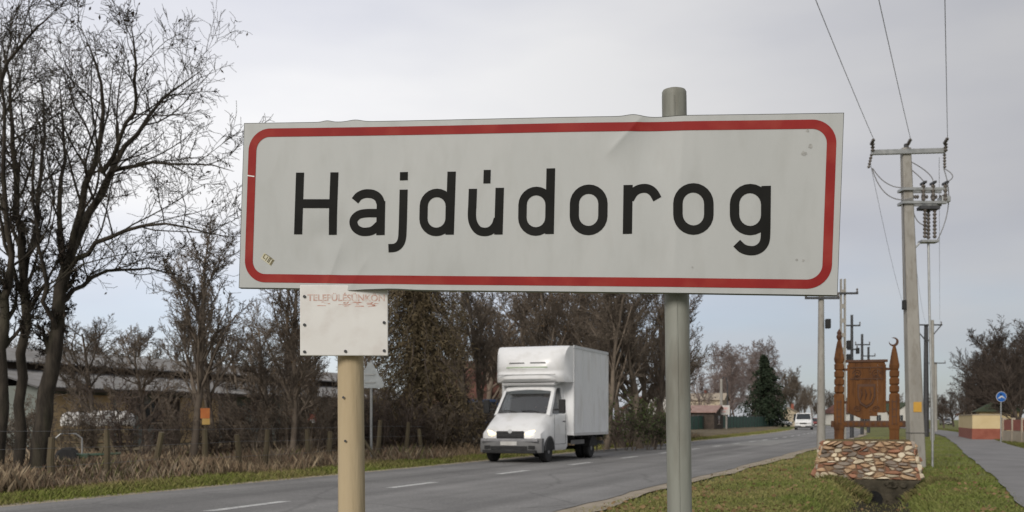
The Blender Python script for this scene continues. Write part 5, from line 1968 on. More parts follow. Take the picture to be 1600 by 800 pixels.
# panel: vertical boards with a shaped lower edge, framed
z0, z1 = 0.52, 1.78
nb_ = 5
for k in range(nb_):
    xa, xb = -0.40 + 0.80 * k / nb_, -0.40 + 0.80 * (k + 1) / nb_
    low_ = [0.10, 0.02, -0.05, 0.02, 0.10]
    lo = z0 + low_[k]
    lo2 = z0 + (low_[k + 1] if k < nb_ - 1 else 0.16)
    d = 0.003 * (k % 2)
    MB().prism([(xa + .0005, lo), (xb - .0005, lo2 if k < 2 else lo), (xb - .0005, z1), (xa + .0005, z1)], 'y', -0.035 - d, 0.04).build('panel_board', M['carved'], mon, bevel=0.004)
MB().box((0, -0.005, z1 + 0.03), (0.92, 0.11, 0.06)).build('top_rail', M['carved_dark'], mon, bevel=0.008)
for s in (-1, 1):
    MB().box((s * 0.398, -0.03, 1.18), (0.05, 0.05, 1.10)).build('side_frame', M['carved'], mon, bevel=0.01)
    for h in (1.62, 0.86):
        MB().box((s * 0.47, 0, h), (0.13, 0.05, 0.06)).build('peg', M['carved_dark'], mon)
# relief carving: shield, bands and scrolls
rl = MB()
sh = [(-0.20, 1.28), (0.20, 1.28), (0.20, 0.98), (0.14, 0.82), (0.0, 0.72), (-0.14, 0.82), (-0.20, 0.98)]
MB().prism(sh, 'y', -0.062, -0.036).build('carved_shield', M['carved_dark'], mon, bevel=0.008)
sh2 = [(u * .78, 1.0 + (w - 1.0) * .78) for u, w in sh]
MB().prism(sh2, 'y', -0.078, -0.060).build('carved_shield_field', M['carved'], mon, bevel=0.006)
for k in range(3):
    MB().tube([(-0.13 + 0.1 * k, -0.082, 1.16), (-0.10 + 0.1 * k, -0.086, 1.05), (-0.13 + 0.1 * k, -0.082, 0.92)], [0.012, 0.02, 0.01], 6).build('carved_rib', M['carved_dark'], mon)
for s in (-1, 1):
    for q, (r0, cz) in enumerate(((0.10, 1.52), (0.075, 1.42), (0.08, 0.70))):
        pts = [(s * (0.20 + r0 * (1 - k / 22) * math.cos(k * 0.55)), -0.042, cz + r0 * (1 - k / 22) * math.sin(k * 0.55)) for k in range(18)]
        MB().tube(pts, 0.013, 5).build('carved_scroll', M['carved_dark'], mon)
for h in (1.40, 1.66):
    MB().box((0, -0.044, h), (0.72, 0.016, 0.022)).build('carved_band', M['carved_dark'], mon)
# lower beam
MB().box((0.03, -0.01, 0.36), (1.62, 0.20, 0.15)).build('beam', M['carved_dark'], mon, bevel=0.015)
for k in range(13):
    MB().lathe([(0.045, -0.122), (0.045, -0.106)], (-0.70 + 0.12 * k, 0, 0.36), axis='y', n=8).build('beam_notch', M['carved'], mon)
tag(mon, 'carved brown wooden panel between two notched posts on the stone base', 'monument')

# ------------------------------------------------------------------ utility poles
def wire_obj(name, a, b, sag, r, label, group=None, n=24):
    pts = []
    for i in range(n + 1):
        t = i / n
        p = a + (b - a) * t
        pts.append((p.x, p.y, p.z - 4 * sag * t * (1 - t)))
    o = MB().tube(pts, r, 5).build(name, M['wire'])
    tag(o, label, 'wire', group)
    return o


def insul(parent, p0, p1, r=0.055, k=5):
    p0, p1 = Vector(p0), Vector(p1)
    pts, rad = [], []
    for i in range(2 * k + 1):
        pts.append(p0 + (p1 - p0) * i / (2 * k))
        rad.append(r if i % 2 else r * 0.45)
    return MB().tube(pts, rad, 9).build('insulator', M['porcelain'], parent, smooth=50)


PZ = 27.7
mp = empty('utility_pole', (at(1432, 700, PZ).x, PZ, 0), 0)
top_x = at(1415, 235, PZ).x - mp.location.x
PH = CAMH + (655 - 232) / 1600 * PZ
shaft = MB()
rings = []
for f in (0, 0.1, 0.35, 0.6, 0.85, 1.0):
    hx, hy = 0.205 * (1 - f) + 0.115 * f, 0.19 * (1 - f) + 0.12 * f
    c = 0.03
    cx = top_x * f
    z = -0.1 + (PH + 0.1) * f
    rings.append([(cx + a, b, z) for a, b in ((-hx + c, -hy), (hx - c, -hy), (hx, -hy + c), (hx, hy - c), (hx - c, hy), (-hx + c, hy), (-hx, hy - c), (-hx, -hy + c))])
shaft.loft(rings)
shaft.build('shaft', M['concrete'], mp)


def pole_cx(z):
    return top_x * z / PH


arm_z = PH - 0.12
yaw_arm = -0.10
ca = math.cos(yaw_arm)
MB().box((top_x + 0.02, -0.14, arm_z), (2.0, 0.10, 0.13), Matrix.Rotation(R(-1.5), 3, 'Y')).build('crossarm', M['steel'], mp, bevel=0.01)
ends = []
for s, e in ((-1, 0.98), (0, 0.0), (1, 0.98)):
    q = Vector((top_x + 0.02 + s * e, -0.16, arm_z + 0.10 + (0.03 if s == 1 else 0)))
    if s:
        insul(mp, (q.x, -0.20, arm_z + 0.22), (q.x, -0.20, arm_z - 0.02), 0.06, 3)
        insul(mp, (q.x + 0.01, -0.10, arm_z - 0.04), (q.x + 0.05 * s, -0.02, arm_z - 0.42), 0.048, 5)
    insul(mp, (q.x - 0.05, -0.22, q.z + 0.06), (q.x - 0.16 * 0.6, -0.55, q.z + 0.12), 0.05, 3)
    ends.append(mp.location + Vector((q.x - 0.1, -0.55, q.z + 0.12)))
MB().box((top_x, -0.05, PH + 0.03), (0.10, 0.1, 0.16)).build('top_bracket', M['dark_steel'], mp)
# load-break switch platform on the right
sz = CAMH + (655 - 310) / 1600 * PZ
sx = pole_cx(sz)
for dz in (0.22, -0.14):
    fr = MB()
    fr.box((sx + 0.42, -0.18, sz + dz), (1.15, 0.06, 0.07))
    fr.box((sx + 0.42, 0.18, sz + dz), (1.15, 0.06, 0.07))
    fr.box((sx - 0.17, 0, sz + dz), (0.06, 0.40, 0.07))
    fr.build('switch_frame', M['steel'], mp)
for dx in (0.36, 0.62, 0.95):
    insul(mp, (sx + dx, -0.19, sz - 0.12), (sx + dx, -0.19, sz + 0.34), 0.06, 4)
    MB().box((sx + dx, -0.19, sz + 0.37), (0.06, 0.34, 0.06)).build('contact_arm', M['dark_steel'], mp)
for dx in (0.25, 0.5, 0.75, 0.98):
    insul(mp, (sx + dx - 0.12, 0.0, sz + 0.04), (sx + dx + 0.06, 0.0, sz + 0.04), 0.06, 3)
MB().box((sx + 0.98, -0.02, sz - 0.05), (0.24, 0.34, 0.16)).build('switch_box', M['steel'], mp, bevel=0.02)
# cable terminations hanging below
tz = sz - 0.30
for dx, dy in ((0.42, -0.14), (0.58, 0.02), (0.70, -0.10)):
    insul(mp, (sx + dx, dy, tz), (sx + dx, dy, tz - 0.80), 0.058, 8)
MB().box((sx + 0.55, -0.05, tz - 0.88), (0.46, 0.30, 0.06)).build('cable_bracket', M['steel'], mp)
MB().box((sx + 0.55, -0.05, tz + 0.02), (0.52, 0.30, 0.08)).build('cable_bracket', M['dark_steel'], mp)
MB().tube([(sx + 0.15, 0, tz - 1.1), (sx + 0.34, 0, tz - 0.90)], 0.025, 6).build('stay_rod', M['steel'], mp)
MB().tube([(sx + 0.55, -0.05, tz - 0.9), (sx + 0.58, -0.05, 4.2), (sx + 0.66, -0.05, 1.0), (sx + 0.66, -0.05, 0.0)], 0.033, 8).build('cable_riser', M['steel'], mp)
# slack jumpers from the arm to the switch


def jumper(a, b, sag, side=(0, 0, 0)):
    a, b = Vector(a), Vector(b)
    pts = []
    for i in range(13):
        t = i / 12
        p = a + (b - a) * t + Vector(side) * (4 * t * (1 - t))
        pts.append((p.x, p.y, p.z - 4 * sag * t * (1 - t)))
    MB().tube(pts, 0.014, 5).build('jumper_cable', M['wire'], mp)


az = arm_z - 0.42
jumper((top_x - 0.90, -0.02, az), (sx - 0.1, -0.2, sz + 0.25), 0.16, (-0.05, 0, 0))
jumper((top_x - 0.92, -0.02, az), (sx + 0.10, -0.2, sz - 0.02), 0.34, (-0.12, 0, 0))
jumper((top_x + 1.02, -0.02, az), (sx + 0.98, -0.2, sz + 0.40), 0.02, (0.20, 0, 0))
jumper((top_x + 1.02, -0.02, az), (sx + 0.80, 0.0, tz - 0.85), 0.0, (0.22, 0, 0))
jumper((top_x + 0.08, -0.1, arm_z - 0.25), (sx + 0.62, -0.2, sz + 0.38), -0.02, (0.16, 0, -0.04))
jumper((top_x + 0.08, -0.1, arm_z - 0.45), (sx + 0.40, -0.2, sz + 0.36), 0.02, (0.05, 0, 0))
jumper((sx + 0.1, -0.1, sz - 0.2), (sx + 0.42, -0.14, tz - 0.45), 0.02, (-0.06, 0, -0.1))
# street-lamp style dark box and earth strip, yellow mark
bz = CAMH + (655 - 477) / 1600 * PZ
MB().box((pole_cx(bz) - 0.22, -0.10, bz), (0.10, 0.12, 0.26)).build('terminal_box', M['black'], mp, bevel=0.02)
MB().tube([(pole_cx(bz) - 0.19, -0.10, bz + 0.1), (top_x - 0.14, -0.10, arm_z - 1.2)], 0.018, 6).build('earth_cable', M['wire'], mp)
yz = CAMH + (655 - 636) / 1600 * PZ
M['yellow'] = mat('yellow_plate', (0.55, 0.30, 0.05), (0.62, 0.36, 0.07), scale=20, rough=0.6)
MB().box((pole_cx(yz) + 0.01, -0.1885, yz), (0.22, 0.006, 0.27)).build('warning_plate', M['yellow'], mp)
tz2 = 0.93
M['band'] = mat('dark_band', (0.10, 0.095, 0.09), rough=0.7)
b_ = 0.192
MB().box((pole_cx(tz2), 0, tz2), (0.403, 0.388, 0.02)).build('strap', M['band'], mp)
tag(mp, 'tall concrete power pole with crossarm and switchgear beside the monument', 'utility pole')

# overhead wires towards and past the camera
for k, e in enumerate(ends):
    dirv = Vector((-0.455, -1.0, 0.0)) if k == 0 else Vector((-0.445, -1.0, 0)) if k == 1 else Vector((-0.43, -1.0, 0))
    far_end = e + dirv * 42 + Vector((0, 0, 0.35))
    wire_obj('overhead_wire', e, far_end, 0.5, 0.0075, ['left', 'middle', 'right'][k] + ' overhead wire rising from the crossarm of the tall concrete pole', 'overhead wires above the verge', 30)


def line_pole(px, Z, top_y, r, m, arms, label, lattice=False, boxes=(), vee=False):
    """a plain pole with crossarms given as (height fraction below top in m, half length)."""
    o = empty('utility_pole', (at(px, 655, Z).x, Z, 0))
    H = CAMH + (655 - top_y) / 1600 * Z
    if lattice:
        s = MB()
        for dx in (-r, r):
            s.box((dx, 0, H / 2), (r * 0.8, r * 1.4, H))
        z = 0.4
        while z < H:
            s.box((0, 0, z), (2 * r, r * 1.3, 0.22))
            z += 0.75
        s.build('shaft', m, o)
    else:
        MB().tube([(0, 0, -0.1), (0, 0, H)], [r * 1.25, r * 0.8], 10).build('shaft', m, o, smooth=50)
    for d, hl in arms:
        MB().box((0, -r, H - d), (2 * hl, 0.09, 0.10)).build('crossarm', M['dark_steel'], o)
        for s in (-1, 1):
            insul(o, (s * hl * 0.94, -r, H - d + 0.02), (s * hl * 0.94, -r, H - d + 0.26), 0.06, 2)
        if vee:
            for s in (-1, 1):
                MB().tube([(0, -r, H - d - 1.15 * hl), (s * hl * 0.95, -r, H - d)], 0.045, 6).build('brace', M['dark_steel'], o)
    for d, dx in boxes:
        MB().box((dx, -r - 0.05, H - d), (0.22, 0.22, 0.42)).build('lamp_box', M['black'], o, bevel=0.04)
    tag(o, label, 'utility pole')
    return o, H


line_pole(1283, 45, 462, 0.15, M['concrete'], [(0.12, 0.75)], 'plain concrete pole at the road edge, left of the carved monument', boxes=((1.25, 0.24),))
line_pole(1317, 53, 436, 0.10, M['concrete'], [(0.75, 0.75)], 'perforated concrete pole rising behind the left carved post', lattice=True, boxes=((3.4, 0.26), (4.1, 0.26)))
line_pole(1331, 71, 492, 0.11, M['dark_steel'], [(0.75, 0.55), (2.4, 0.35)], 'dark pole second from the left in the row behind the carved panel', boxes=((2.5, 0.35),))
line_pole(1347, 86, 522, 0.12, M['dark_steel'], [(0.9, 0.62)], 'dark pole third from the left in the row behind the carved panel')
line_pole(1357, 100, 542, 0.13, M['dark_steel'], [(0.9, 0.62)], 'shortest and farthest dark pole above the top of the carved panel')
p2, H2 = line_pole(1447, 78, 508, 0.18, M['dark_steel'], [(0.0, 1.15)], 'dark steel pole with a braced T-shaped crossarm beside the cycle path', vee=True)
line_pole(1457, 64, 500, 0.11, M['concrete'], [], 'slim pale pole in front of the T-shaped steel pole')
line_pole(1462, 110, 566, 0.15, M['concrete'], [(0.1, 1.0)], 'distant pale pole with one short crossarm by the cycle path')
for k, s in enumerate((-1, 0, 1)):
    a = mp.location + Vector((top_x + s * 0.95, 0.1, arm_z - 0.1))
    b = p2.location + Vector((s * 1.05, 0, H2 + 0.15))
    wire_obj('overhead_wire', a, b, 0.9, 0.006, ['left', 'middle', 'right'][k] + ' overhead wire running from the tall pole to the T-shaped steel pole', 'overhead wires between the poles')

# blue round path sign
bs = empty('path_sign', (at(1564, 655, 56).x, 56, 0))
hs = CAMH + (655 - 620) / 1600 * 56
MB().tube([(0, 0, -0.05), (0, 0, hs + 0.3)], 0.035, 10).build('pole', M['steel'], bs, smooth=50)
M['blue'] = mat('sign_blue', (0.02, 0.12, 0.42), rough=0.4)
disc = MB().lathe([(0.265, -0.055), (0.265, -0.04), (0.01, -0.04)], (0, 0, hs), axis='y', n=28).build('disc', M['blue'], bs, smooth=30)
MB().lathe([(0.285, -0.046), (0.285, -0.036), (0.25, -0.035)], (0, 0, hs), axis='y', n=28).build('white_rim', M['dim_white'], disc)
ic = MB()
ic.lathe([(0.05, -0.060), (0.01, -0.060)], (-0.03, 0, hs + 0.12), axis='y', n=12)
ic2 = MB().prism([(-0.20, hs - 0.10), (-0.13, hs - 0.02), (-0.03, hs + 0.06), (0.06, hs + 0.05), (0.17, hs - 0.06), (0.20, hs - 0.13), (0.10, hs - 0.05), (0.0, hs - 0.02), (-0.10, hs - 0.09)], 'y', -0.062, -0.058)
ic.build('symbol_head', M['dim_white'], disc)
ic2.build('symbol_body', M['dim_white'], disc)
tag(bs, 'round blue path sign with white symbol on a thin pole', 'road sign')

# ------------------------------------------------------------------ right: low wall, shed, red fence
def along_box(t0, Z0, t1, Z1, z0, z1, th):
    a, b = rp(t0, Z0), rp(t1, Z1)
    d = (b - a)
    L = d.length
    yaw = math.atan2(d.y, d.x)
    c = (a + b) / 2
    return c, L, yaw


M['yellow_plaster'] = mat('yellow_plaster', (0.56, 0.44, 0.24), (0.63, 0.51, 0.30), scale=1.2, rough=0.9)
M['brick_red'] = mat('red_brick', (0.24, 0.075, 0.05), (0.31, 0.11, 0.075), scale=3, rough=0.9)
M['fence_red'] = mat('red_fence_panel', (0.26, 0.075, 0.055), (0.33, 0.11, 0.08), scale=3, rough=0.8)
M['plinth'] = mat('fence_plinth', (0.36, 0.30, 0.235), (0.44, 0.38, 0.30), scale=1.5, rough=0.9)
M['green_roof'] = mat('mossy_green_roof', (0.035, 0.05, 0.028), (0.06, 0.075, 0.04), scale=2, rough=0.9)
gw = empty('garden_wall', (at(1541, 655, 66).x, 66, 0), 0)
W_ = 40 / 1600 * 66
for (cx, cy, sx_, sy_) in ((0, 0, W_, 0.22), (-W_ / 2 + 0.11, 6.1, 0.22, 12.0)):
    MB().box((cx, cy, 0.33), (sx_ + 0.04, sy_ + 0.04, 0.72)).build('brick_base', M['brick_red'], gw)
    MB().box((cx, cy, 1.13), (sx_, sy_, 0.88)).build('plaster_wall', M['yellow_plaster'], gw)
    MB().box((cx, cy, 1.59), (sx_ + 0.08, sy_ + 0.08, 0.05)).build('coping', M['plinth'], gw)
gw.rotation_euler = (0, 0, -math.atan2(0.405, 1) * 0.9)
tag(gw, 'low yellow plastered wall with a red brick base beside the cycle path', 'wall')
sh_ = empty('shed', (at(1551, 655, 76).x + 0.3, 76, 0), -0.36)
MB().box((0, 0, 0.95), (2.6, 3.6, 1.9)).build('wall', M['yellow_plaster'], sh_)
MB().add([(-1.6, -2.1, 1.85), (1.6, -2.1, 1.85), (1.6, 2.1, 1.85), (-1.6, 2.1, 1.85), (-0.4, -0.8, 2.55), (0.7, -0.8, 2.55), (0.7, 0.8, 2.55), (-0.4, 0.8, 2.55)],
         [(0, 1, 5, 4), (1, 2, 6, 5), (2, 3, 7, 6), (3, 0, 4, 7), (4, 5, 6, 7), (0, 3, 2, 1)]).build('roof', M['green_roof'], sh_)
MB().box((-0.4, -1.81, 1.35), (0.6, 0.04, 0.5)).build('window', M['window'], sh_)
tag(sh_, 'small shed with a dark green hipped roof behind the yellow wall', 'shed')
rf_ = empty('garden_fence', (at(1569, 655, 60).x, 60, 0), 0)
a = Vector((at(1569, 655, 60).x, 60, 0))
b = Vector((at(1569, 655, 60).x - 0.405 * 12 + 2.2, 48, 0))
d = b - a
rf_.rotation_euler = (0, 0, math.atan2(d.y, d.x))
L_f = d.length
npan = 6
for k in range(npan):
    x = (k + 0.5) * L_f / npan
    MB().box((x, 0, 0.30), (L_f / npan - 0.03, 0.16, 0.66)).build('plinth', M['plinth'], rf_)
    MB().box((x, 0, 0.97), (L_f / npan - 0.18, 0.06, 0.60)).build('fence_panel', M['fence_red'], rf_)
    MB().box((x - L_f / npan / 2, 0, 0.68), (0.14, 0.2, 1.40)).build('fence_post', M['plinth'], rf_)
tag(rf_, 'red panelled garden fence on a pale concrete plinth at the right edge', 'fence')

# ------------------------------------------------------------------ left: wire fence
wf = empty('wire_fence', (at(168, 700, 21.2).x, 21.2, 0.05), 0)
o0 = wf.location.copy()
fr_ = random.Random(4)
post_me = []
for v in range(4):
    m = MB()
    m.tube([(0, 0, -0.1), (fr_.uniform(-.03, .03), fr_.uniform(-.02, .02), 0.6), (fr_.uniform(-.06, .06), fr_.uniform(-.03, .03), 1.2)], [0.075, 0.07, 0.062], 8)
    me = m.mesh('post', smooth=40)
    me.materials.append(M['old_wood'])
    post_me.append(me)
fp_list = []
for k in range(-2, 11):
    Z = 21.2 + 1.33 * k + (fr_.uniform(-.3, .3) if k > 1 else 0)
    p = rp(-7.05, Z, 0.05)
    fp_list.append(p)
    o = link('post', post_me[k % 4], None, wf)
    o.location = p - o0
    o.rotation_euler = (fr_.uniform(-.12, .12), fr_.uniform(-.12, .12), fr_.uniform(0, 6))
    o.scale = (fr_.uniform(.8, 1.1), 1, fr_.uniform(0.72, 1.04))
for h in (0.35, 0.7, 1.02):
    pts = [tuple(p - o0 + Vector((0.06, -0.06, h + fr_.uniform(-.02, .02)))) for p in fp_list]
    MB().tube(pts, 0.0035, 4).build('strand', M['wire'], wf)
MB().tube([tuple(rp(-7.05, 30.5) - o0 + Vector((-0.6, 0.1, 0.0))), tuple(rp(-7.05, 30.5) - o0 + Vector((0.0, 0.05, 0.95)))], 0.05, 8).build('brace_post', M['old_wood'], wf, smooth=40)
MB().tube([tuple(rp(-7.05, 30.5) - o0 + Vector((0.65, 0.1, 0.0))), tuple(rp(-7.05, 30.5) - o0 + Vector((0.0, 0.07, 0.95)))], 0.05, 8).build('brace_post', M['old_wood'], wf, smooth=40)
tag(wf, 'old fence of short wooden posts and wire along the left verge', 'fence')

# orange notice near the fence
on = empty('orange_notice', (at(321, 700, 26).x, 26, 0.05), 0.1)
MB().tube([(0, 0, 0), (0, 0, 1.55)], 0.03, 8).build('stake', M['old_wood'], on)
M['orange'] = mat('orange_plate', (0.62, 0.17, 0.05), (0.70, 0.24, 0.07), scale=6, rough=0.6)
MB().box((0, -0.035, 1.40), (0.23, 0.015, 0.26)).build('plate', M['orange'], on)
M['amber'] = mat('amber_plate', (0.66, 0.42, 0.12), (0.72, 0.50, 0.2), scale=6, rough=0.6)
MB().box((0.02, -0.035, 1.19), (0.19, 0.015, 0.15)).build('lower_plate', M['amber'], on)
tag(on, 'small orange notice on a stake behind the wire fence', 'notice')
# red and white marker boards
for k, (px, py, Z, m, lab) in enumerate([(487, 652, 33, 'fence_red', 'small red marker board behind the fence left of the tan post'), (458, 655, 34, 'fence_red', 'faded red marker board left of the other red one')]):
    o = empty('marker_board', (at(px, py, Z).x, Z, 0.0), 0.2)
    MB().tube([(0, 0, 0), (0, 0, 1.3)], 0.03, 6).build('stake', M['old_wood'], o)
    MB().box((0, -0.04, 1.35), (0.26, 0.015, 0.22)).build('plate', M[m], o)
    MB().box((0.03, -0.05, 1.24), (0.14, 0.01, 0.10)).build('white_patch', M['dim_white'], o)
    tag(o, lab, 'marker')

# ------------------------------------------------------------------ long grey shed behind the thicket
M['grey_roof'] = mat('weathered_asbestos_roof', (0.18, 0.177, 0.177), (0.26, 0.256, 0.256), scale=0.5, rough=0.9, c3=(0.13, 0.12, 0.10), s3=2.5, f3=0.5, stretch=(1, 1, 1))
M['green_wall'] = mat('grey_green_wall', (0.17, 0.19, 0.175), (0.24, 0.26, 0.24), scale=0.7, rough=0.9)
M['tan_wall'] = mat('tan_wall', (0.52, 0.38, 0.21), (0.60, 0.46, 0.28), scale=0.8, rough=0.9)
M['brown_dark'] = mat('timber_and_interior_shade', (0.05, 0.04, 0.032), (0.08, 0.062, 0.05), scale=2, rough=0.9)
# its long side runs parallel to the road
wa = Vector((at(60, 655, 44).x, 44, 0))
wh = empty('storage_shed', tuple(wa), ROAD_YAW)
LW = 34.0
EAV, RDG = 2.75, 3.55
MB().box((LW / 2, 4.5, EAV / 2), (LW, 9, EAV)).build('wall', M['green_wall'], wh)
for k, (x0, x1, m) in enumerate([(0.4, 4.3, 'tan_wall'), (4.6, 5.6, 'tan_wall'), (9.0, 12.0, 'tan_wall')]):
    MB().box(((x0 + x1) / 2, -0.03, 1.25), (x1 - x0, 0.06, 2.3)).build('wall_panel', M[m], wh)
for x in (6.8, 13.5, 16.5, 19.5, 22.5, 25.5, 28.5):
    w_ = MB().box((x, -0.025, 1.6), (1.5, 0.05, 0.9)).build('window', M['window'], wh)
    MB().box((x, -0.06, 1.6), (0.06, 0.03, 0.9)).build('mullion', M['plinth'], w_)
    MB().box((x, -0.06, 1.11), (1.6, 0.10, 0.06)).build('sill', M['plinth'], w_)
MB().box((8.0, -0.03, 1.2), (1.8, 0.06, 2.4)).build('door', M['brown_dark'], wh)


def roof_slab(xa, xb, ya, za, yb, zb, name, m, wave=0.02, pitch=0.18, th=0.06):
    n = int((xb - xa) / (pitch / 2))
    vs, fs = [], []
    for i in range(n + 1):
        x = xa + (xb - xa) * i / n
        w = wave * (1 if i % 2 else -1)
        vs += [(x, ya, za + w), (x, yb, zb + w), (x, yb, zb + w - th), (x, ya, za + w - th)]
    for i in range(n):
        a = 4 * i
        fs += [(a, a + 4, a + 5, a + 1), (a + 3, a + 2, a + 6, a + 7), (a, a + 3, a + 7, a + 4), (a + 1, a + 5, a + 6, a + 2)]
    return MB().add(vs, fs).build(name, m, wh)


roof_slab(-0.6, LW + 0.6, -0.6, EAV - 0.05, 2.6, RDG, 'lower_roof', M['grey_roof'])
MB().box((LW / 2, -0.58, EAV - 0.16), (LW + 1.0, 0.05, 0.14)).build('fascia', M['brown_dark'], wh)
MB().box((LW / 2, 4.7, RDG + 0.16), (LW, 4.0, 0.42)).build('clerestory', M['brown_dark'], wh)
roof_slab(-0.4, LW + 0.4, 2.2, RDG + 0.36, 4.9, RDG + 1.15, 'upper_roof', M['grey_roof'])
roof_slab(-0.4, LW + 0.4, 4.9, RDG + 1.15, 9.4, EAV + 0.1, 'rear_roof', M['grey_roof'])
tag(wh, 'long grey storage shed with a stepped corrugated roof behind the bare trees', 'building')

# things lying in the yard
wd = random.Random(6)
for k, (px, py, Z, w, h, lab) in enumerate([(118, 648, 36, 1.0, 0.45, 'white tarpaulin bundle left of the others in the yard behind the fence'),
                                           (158, 645, 36.5, 0.9, 0.5, 'white tarpaulin bundle between the other two in the yard'),
                                           (180, 643, 37, 1.3, 0.5, 'largest white tarpaulin bundle in the yard by the shed')]):
    zc = CAMH + (655 - py) / 1600 * Z
    o = empty('tarpaulin_bundle', (at(px, py, Z).x, Z, 0), wd.uniform(-.3, .3))
    # a pallet stack beneath it
    for j in range(4):
        MB().box((0, 0, 0.10 + 0.26 * j), (w * 1.05, 0.9, 0.16)).build('pallet', M['old_wood'], o)
    rows_ = []
    for f, s in ((0, 1.0), (0.4, 1.03), (0.8, 0.9), (1.0, 0.55)):
        rows_.append([(s * w / 2 * math.cos(a) * (1 + 0.12 * math.sin(3 * a + k)), s * 0.5 * math.sin(a), 1.08 + h * f + 0.04 * math.sin(5 * a)) for a in [2 * math.pi * i / 16 for i in range(16)]])
    MB().loft(rows_).build('tarpaulin', M['dim_white'], o, smooth=50)
    tag(o, lab, 'bundle')
im = empty('farm_implement', (at(112, 690, 25.5).x, 25.5, 0.08), 0.3)
M['impl_green'] = mat('green_implement', (0.035, 0.085, 0.055), (0.09, 0.085, 0.06), scale=4, rough=0.6)
MB().tube([(-0.42, 0, 0.25), (-0.40, 0, 0.72), (-0.25, 0, 0.86), (0.10, 0, 0.86), (0.24, 0, 0.74), (0.24, 0, 0.30)], 0.018, 8).build('hoop', M['steel'], im, smooth=40)
MB().box((0.05, 0.05, 0.30), (0.7, 0.5, 0.12)).build('frame', M['impl_green'], im, bevel=0.02)
for s in (-1, 1):
    MB().lathe([(0.22, s * 0.32 - 0.04), (0.26, s * 0.32 - 0.02), (0.26, s * 0.32 + 0.02), (0.22, s * 0.32 + 0.04)], (-0.1, 0, 0.26), axis='y', n=18).build('wheel', M['black'], im)
for s in (-1, 1):
    MB().tube([(0.85 + 0.28 * s, 0, 0.05), (0.85, 0, 0.78)], 0.03, 6).build('drawbar_leg', M['old_wood'], im)
MB().tube([(0.3, 0, 0.32), (1.15, 0, 0.36)], 0.035, 6).build('drawbar', M['impl_green'], im)
tag(im, 'old green and white farm implement rusting behind the fence', 'farm implement')

# ------------------------------------------------------------------ houses beyond
M['tile_roof'] = mat('red_tile_roof', (0.10, 0.045, 0.034), (0.17, 0.078, 0.058), scale=1.2, rough=0.9)
M['pink_roof'] = mat('faded_pinkish_roof', (0.27, 0.17, 0.145), (0.36, 0.25, 0.22), scale=1.5, rough=0.9)
M['house_white'] = mat('white_render', (0.60, 0.585, 0.55), (0.68, 0.665, 0.63), scale=0.8, rough=0.9)
M['house_cream'] = mat('cream_render', (0.50, 0.42, 0.30), (0.58, 0.50, 0.38), scale=0.8, rough=0.9)


def house(loc, yaw, w, d, eave, ridge, wall_m, roof_m, label, wins=(), chimney=True):
    h = empty('house', loc, yaw)
    MB().prism([(-w / 2, 0), (w / 2, 0), (w / 2, eave), (0, ridge - 0.12), (-w / 2, eave)], 'y', -d / 2, d / 2).build('wall', wall_m, h)
    for s in (-1, 1):
        ln = math.hypot(w / 2, ridge - eave)
        ex = 0.4 / ln
        a = Vector((0, ridge))
        bb = Vector((s * w / 2, eave))
        e = bb + (bb - a) * ex
        MB().prism([(a.x, a.y), (e.x, e.y), (e.x, e.y + 0.14), (a.x, a.y + 0.14)], 'y', -d / 2 - 0.35, d / 2 + 0.35).build('roof_slope', roof_m, h)
    for x, z, ww, hh in wins:
        q = MB().box((x, -d / 2 - 0.012, z), (ww, 0.03, hh)).build('window', M['window'], h)
        MB().box((x, -d / 2 - 0.03, z), (0.06, 0.03, hh)).build('mullion', M['dim_white'], q)
        MB().box((x, -d / 2 - 0.05, z - hh / 2 - 0.04), (ww + 0.14, 0.1, 0.06)).build('sill', M['plinth'], q)
    if chimney:
        MB().box((w * 0.14, 0.5, ridge + 0.2), (0.5, 0.5, 1.1)).build('chimney', M['brick_red'], h)
    tag(h, label, 'house')
    return h


house((at(752, 655, 66).x, 66, 0), R(-70), 7.5, 8, 2.4, 4.9, M['house_cream'], M['tile_roof'], 'house with a red tiled roof left of the box truck', wins=((-2, 1.5, 1.1, 1.3), (1.6, 1.5, 1.1, 1.3)))
house((at(1018, 655, 88).x, 88, 0), R(-4), 5.0, 10, 2.2, 3.6, M['house_white'], M['tile_roof'], 'white gabled house with red roof behind the grey sign post', wins=((-1.9, 1.5, 1.0, 1.3), (1.8, 1.5, 1.0, 1.3)))
house((at(1092, 655, 128).x, 128, 0), R(66), 5.0, 5.0, 2.2, 2.9, M['brown_dark'], M['pink_roof'], 'low red-roofed outbuilding right of the grey sign post', wins=((0, 1.2, 1.2, 1.0),), chimney=False)  # dark wall colour stands in for the shade inside its open front
house((at(1106, 655, 175).x, 175, 0), R(70), 6.0, 6.0, 4.6, 5.6, M['house_cream'], M['plinth'], 'pale two-storey house behind the low red-roofed outbuilding', wins=((-2, 2.8, 1.2, 1.2), (2, 2.8, 1.2, 1.2)))
house((at(1232, 655, 190).x, 190, 0), R(-15), 5.0, 7.0, 2.0, 3.4, M['house_cream'], M['plinth'], 'small white house right of the dark spruce', wins=((-1.5, 1.6, 1.2, 1.3), (1.5, 1.6, 1.2, 1.3)))
house((at(1335, 655, 240).x, 240, 0), R(20), 9.0, 12.0, 2.8, 5.2, M['house_white'], M['tile_roof'], 'white house glimpsed under the carved panel', wins=((-2, 1.6, 1.2, 1.3), (2, 1.6, 1.2, 1.3)))
house((at(1398, 655, 250).x, 250, 0), R(10), 8.0, 12.0, 2.8, 5.2, M['house_white'], M['green_roof'], 'white house glimpsed right of the carved panel', wins=((-2, 1.6, 1.2, 1.3), (2, 1.6, 1.2, 1.3)))
